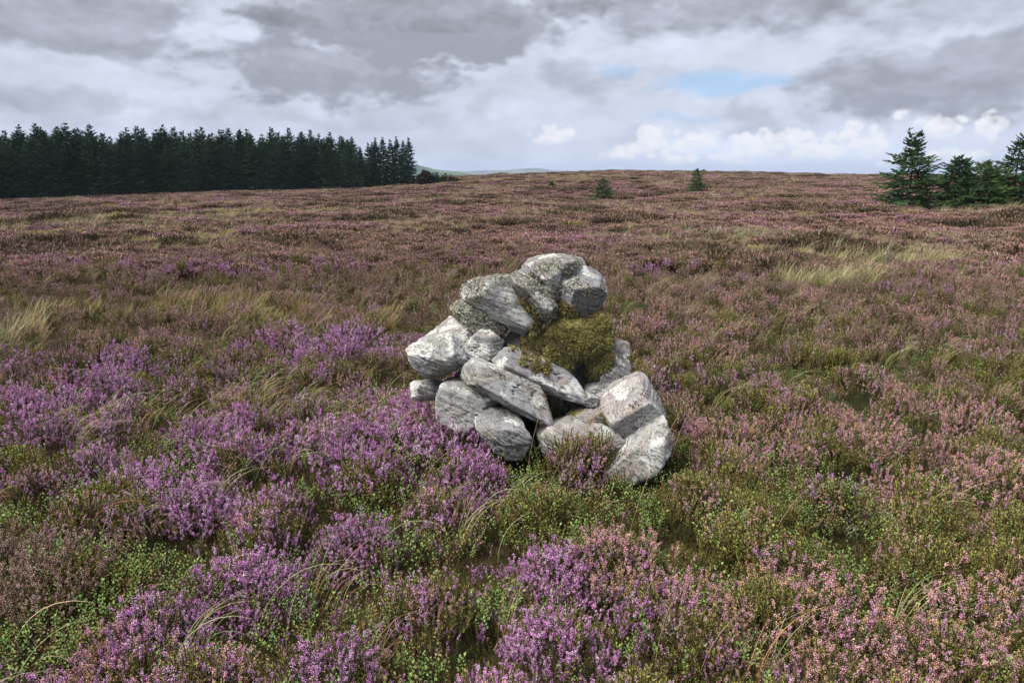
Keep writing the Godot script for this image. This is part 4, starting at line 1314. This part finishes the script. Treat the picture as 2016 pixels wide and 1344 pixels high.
func make_trees() -> void:
	var mats := [mat(0.9, 0.2), mat(0.75, 0.25, 0.15)]
	var tints: Array = []
	for c in [Color(0.86, 0.86, 0.86), Color(1, 1, 1), Color(1.0, 0.95, 0.84), Color(0.78, 0.84, 0.86)]:
		var m := mat(0.75, 0.25, 0.15)
		m.albedo_color = c
		tints.append([mats[0], m])
	var rng := RandomNumberGenerator.new()
	rng.seed = 313
	# the plantation on the left
	var kinds: Array = []
	for v in 5:
		kinds.append(spruce(20 + v, 9.7, 2.9, 34, 8, 10, 0.04, 0.10, 0.6, 1, Color(0.045, 0.09, 0.05)))
	var slim: Array = []
	for v in 3:
		slim.append(spruce(40 + v, 9.5, 1.9, 36, 7, 11, 0.12, 0.11, 0.62, 1, Color(0.03, 0.06, 0.036)))
	var i := 0
	for row in 5:
		var n: int = [20, 21, 21, 20, 20][row]
		for k in n:
			var px: float = lerpf(-55.0, 688.0, (k + (0.5 if row % 2 else 0.0) + rng.randf_range(-0.28, 0.28)) / (n - 1.0))
			if px > 700.0: continue
			var foot_y := lerpf(381.0, 371.0, clampf(px / 700.0, 0.0, 1.0))
			var p := on_ground(px, foot_y, 0.1)
			var d := ray(px, foot_y)
			var flat := Vector3(d.x, 0, d.z).normalized()
			var dist := 122.0 + row * 3.0 + rng.randf_range(-0.8, 0.8) + px * 0.012
			p = flat * dist
			p.y = height(p.x, p.z) - 0.15
			var s := rng.randf_range(0.88, 1.10) * (1.04 if row > 0 else 0.93)
			tree(kinds[i % 5], "spruce_tree", p, rng.randf() * TAU, Vector3(s * rng.randf_range(0.95, 1.15), s, s * rng.randf_range(0.95, 1.15)), tints[(i * 7 + row) % 4], "tall dark spruce in the dense plantation beyond the heather", "spruces of the dense plantation")
			i += 1
	for q in [[712, 0.86], [728, 0.93], [742, 0.98], [756, 1.02], [771, 0.95], [783, 1.0], [796, 0.90], [807, 0.96], [735, 0.9]]:
		var d := ray(q[0], 368)
		var flat := Vector3(d.x, 0, d.z).normalized()
		var p := flat * (140.0 + rng.randf_range(-4, 6))
		p.y = height(p.x, p.z) - 0.15
		tree(slim[i % 3], "spruce_tree", p, rng.randf() * TAU, Vector3.ONE * q[1], mats, "slender spruce with sky showing through, in the thin grove ending the plantation", "thin grove of slender spruces")
		i += 1
	# young spruces on the right: photograph foot x, foot y, top y, half width in pixels
	var right := [
		[1790, 388, 249, 60, 2, 0, "twin-topped young spruce standing at the end of the small group"],
		[1882, 390, 303, 48, 1, 1, "low dark spruce between the twin-topped one and the bushy one"],
		[1936, 392, 314, 56, 1, 2, "broad bushy light green young spruce in the small group"],
		[1995, 388, 262, 48, 1, 3, "slim young spruce with long bare leader in the small group"],
		[2060, 392, 290, 50, 1, 4, "young spruce at the far end of the small group"]]
	for q in right:
		var d := ray(q[0], q[1])
		var flat := Vector3(d.x, 0, d.z).normalized()
		var dist: float = 36.0 + 1.2 * q[5]
		var p := flat * dist
		p.y = height(p.x, p.z)
		var deep := -(flat * dist).z
		var tall := at_depth(q[0], q[2], deep).y - p.y
		var wide: float = q[3] / FOCAL * deep * (1.25 if q[5] == 0 else 1.5)
		var g: Color = [Color(0.075, 0.14, 0.06), Color(0.065, 0.13, 0.06), Color(0.11, 0.19, 0.065), Color(0.062, 0.12, 0.062), Color(0.07, 0.13, 0.055)][q[5]]
		tree(spruce(60 + q[5], tall, wide, 22, 8, 18, 0.16, 0.040, 0.62 if q[5] != 3 else 0.8, q[4], g), "young_spruce", p, 0.3 * q[5], Vector3.ONE, mats, q[6], "young spruces beside the moor")
	# scattered saplings
	var small := [
		[1186, 397, 356, 22, "bushy spruce sapling alone in the heather"],
		[1371, 381, 337, 16, "spruce sapling with a long leader, alone in the heather"],
		[1086, 373, 359, 7, "tiny spruce sapling on the slope before the ridge"],
		[1386, 342, 334, 5, "very small spruce on the skyline behind the sapling with a long leader"],
		[1175, 341, 335, 3, "dot-like bush on the crest of the moor"]]
	var k := 0
	for q in small:
		var p := on_ground(q[0], q[1], 0.12)
		if k >= 3:
			var d := ray(q[0], 341)
			p = Vector3(d.x, 0, d.z).normalized() * 235.0
			p.y = height(p.x, p.z)
		var deep := -p.z
		var tall := maxf(at_depth(q[0], q[2], deep).y - p.y, 0.5)
		var wide: float = q[3] / FOCAL * deep * 1.7
		tree(spruce(80 + k, tall * 1.15, wide, 16, 7, 12, 0.03, maxf(0.03, tall * 0.016), 0.55, 1, Color(0.065, 0.13, 0.05)), "spruce_sapling", p, k, Vector3.ONE, mats, q[4], "spruce saplings on the open moor")
		k += 1
	fallen_tree(mats)

func fallen_tree(mats: Array) -> void:
	var d := ray(838, 368)
	var p := Vector3(d.x, 0, d.z).normalized() * 112.0
	p.y = height(p.x, p.z) + 0.35
	var o := root_node("fallen_tree", p)
	tag(o, "uprooted spruce lying on the moor with its black root plate upright", "fallen tree")
	var rng := RandomNumberGenerator.new()
	rng.seed = 808
	# root plate: a lumpy disc of peat on edge, facing the camera side
	var s := Soup.new()
	var rings := 9
	var seg := 26
	var face: Array = []
	for side in 2:
		var g: Array = []
		for j in rings + 1:
			var row: Array = []
			for k in seg:
				var a := TAU * k / seg
				var rr := j / float(rings)
				var out := 1.4 + 0.3 * rough.get_noise_2d(cos(a) * 40.0 + 7.0, sin(a) * 40.0)
				var y := 0.95 + sin(a) * out * rr * (1.0 if sin(a) > 0.0 else 0.85)
				var x := cos(a) * out * rr * (1.0 - 0.25 * maxf(0.0, sin(a)))
				var z := (0.45 * (1.0 - rr * rr * 0.8) + 0.25 * rough.get_noise_3d(x * 40.0, y * 40.0, side * 50.0)) * (1.0 if side == 0 else -0.7)
				row.append(Vector3(x, y, z))
			g.append(row)
		face.append(g)
	for side in 2:
		for j in rings:
			for k in seg:
				var n := (k + 1) % seg
				s.quad(face[side][j][k], face[side][j + 1][k], face[side][j + 1][n], face[side][j][n], jit(rng, Color(0.016, 0.012, 0.010), 0.4))
	for k in seg:
		var n := (k + 1) % seg
		s.quad(face[0][rings][k], face[1][rings][k], face[1][rings][n], face[0][rings][n], Color(0.014, 0.011, 0.009))
	part("root_plate", s.mesh(), mats[0], o)
	for k in 14:
		var a := rng.randf() * TAU
		var q := Vector3(cos(a) * 0.7, 0.95 + sin(a) * 0.8, 0.2)
		var e := q + Vector3(cos(a) * 0.7 + rng.randfn() * 0.2, sin(a) * 0.5 + rng.randfn() * 0.15, rng.randf() * 0.4)
		var rs := Soup.new()
		rs.tube(q, e, 0.06, 0.014, Color(0.03, 0.022, 0.017), 5)
		part("root", rs.mesh(), mats[0], o)
	var got := spruce(91, 5.0, 1.3, 22, 7, 9, 0.05, 0.10, 0.4, 1, Color(0.05, 0.068, 0.032))
	var turn := Basis(Vector3(0, 0, 1), -PI * 0.5 + 0.05)
	turn = Basis(Vector3.UP, -0.25) * turn
	var t := part("trunk", got[0], mats[0], o)
	t.transform = Transform3D(turn, Vector3(0.5, 0.7, -0.5))
	var c := part("crown", got[1], mats[1], o)
	c.transform = Transform3D(turn, Vector3(0.5, 0.7, -0.5))

# ------------------------------------------------------------------ the scene

func _ready() -> void:
	# camera
	var cam := Camera3D.new()
	cam.name = "camera"
	cam.fov = FOV
	cam.near = 0.05
	cam.far = 12000.0
	cam.position = EYE
	cam.rotation_degrees = Vector3(PITCH, 0, 0)
	add_child(cam)
	rough.seed = 7; rough.noise_type = FastNoiseLite.TYPE_SIMPLEX_SMOOTH; rough.frequency = 0.14; rough.fractal_octaves = 4
	fine.seed = 21; fine.noise_type = FastNoiseLite.TYPE_SIMPLEX_SMOOTH; fine.frequency = 0.3; fine.fractal_octaves = 3
	warp.seed = 33; warp.noise_type = FastNoiseLite.TYPE_SIMPLEX_SMOOTH; warp.frequency = 0.14; warp.fractal_octaves = 5
	for c in [cell_id, cell_far]:
		c.seed = 5; c.noise_type = FastNoiseLite.TYPE_CELLULAR; c.frequency = 2.3; c.fractal_type = FastNoiseLite.FRACTAL_NONE
		c.cellular_distance_function = FastNoiseLite.DISTANCE_EUCLIDEAN
	cell_id.cellular_return_type = FastNoiseLite.RETURN_CELL_VALUE
	cell_far.cellular_return_type = FastNoiseLite.RETURN_DISTANCE
	# sky, exposure
	var env := Environment.new()
	env.background_mode = Environment.BG_SKY
	env.sky = Sky.new()
	env.sky.sky_material = make_sky()
	env.tonemap_mode = Environment.TONE_MAPPER_LINEAR
	env.tonemap_exposure = EXPOSURE
	env.sky_rotation = Vector3(0, PI, 0)   # the panorama's middle looks along -z
	env.sdfgi_enabled = true; env.ssao_enabled = true; env.ssil_enabled = true
	env.fog_enabled = true
	env.fog_density = 0.00013
	env.fog_light_color = Color(0.80, 0.87, 1.0)
	var we := WorldEnvironment.new()
	we.name = "environment"
	we.environment = env
	add_child(we)
	# sun behind thin cloud, high on the left
	var sun := DirectionalLight3D.new()
	sun.name = "sun"
	sun.light_energy = 0.5
	sun.light_angular_distance = 55.0
	sun.light_color = Color(1.0, 0.97, 0.92)
	sun.shadow_enabled = true
	add_child(sun)
	sun.look_at_from_position(Vector3(-5, 9, 1.2), Vector3.ZERO)
	var t0 := Time.get_ticks_msec()
	# land
	make_ground()
	var y0 := -60.0
	make_hill("hills", "green wooded hill far beyond the moor", Vector3(-900, y0, -2600), 1100.0, 420.0, [[-1.0, 50.0], [-0.1, 70.0], [0.36, 58.0], [0.5, 38.0], [0.62, 18.0], [0.74, 2.0], [1.0, -40.0]], [Color(0.03, 0.055, 0.035), Color(0.06, 0.10, 0.045), Color(0.10, 0.14, 0.06)], 3)
	make_hill("hills", "pale blue ridge on the far horizon", Vector3(0, y0, -6200), 1300.0, 500.0, [[-1.0, 0.0], [-0.4, 34.0], [-0.1, 40.0], [0.13, 60.0], [0.3, 36.0], [0.6, 12.0], [1.0, 0.0]], [Color(0.06, 0.075, 0.05), Color(0.08, 0.10, 0.06), Color(0.10, 0.10, 0.07)], 8)
	print("land ", Time.get_ticks_msec() - t0)
	make_trees()
	print("trees ", Time.get_ticks_msec() - t0)
	make_cairn()
	print("cairn ", Time.get_ticks_msec() - t0)
	make_plants()
	print("plants ", Time.get_ticks_msec() - t0)
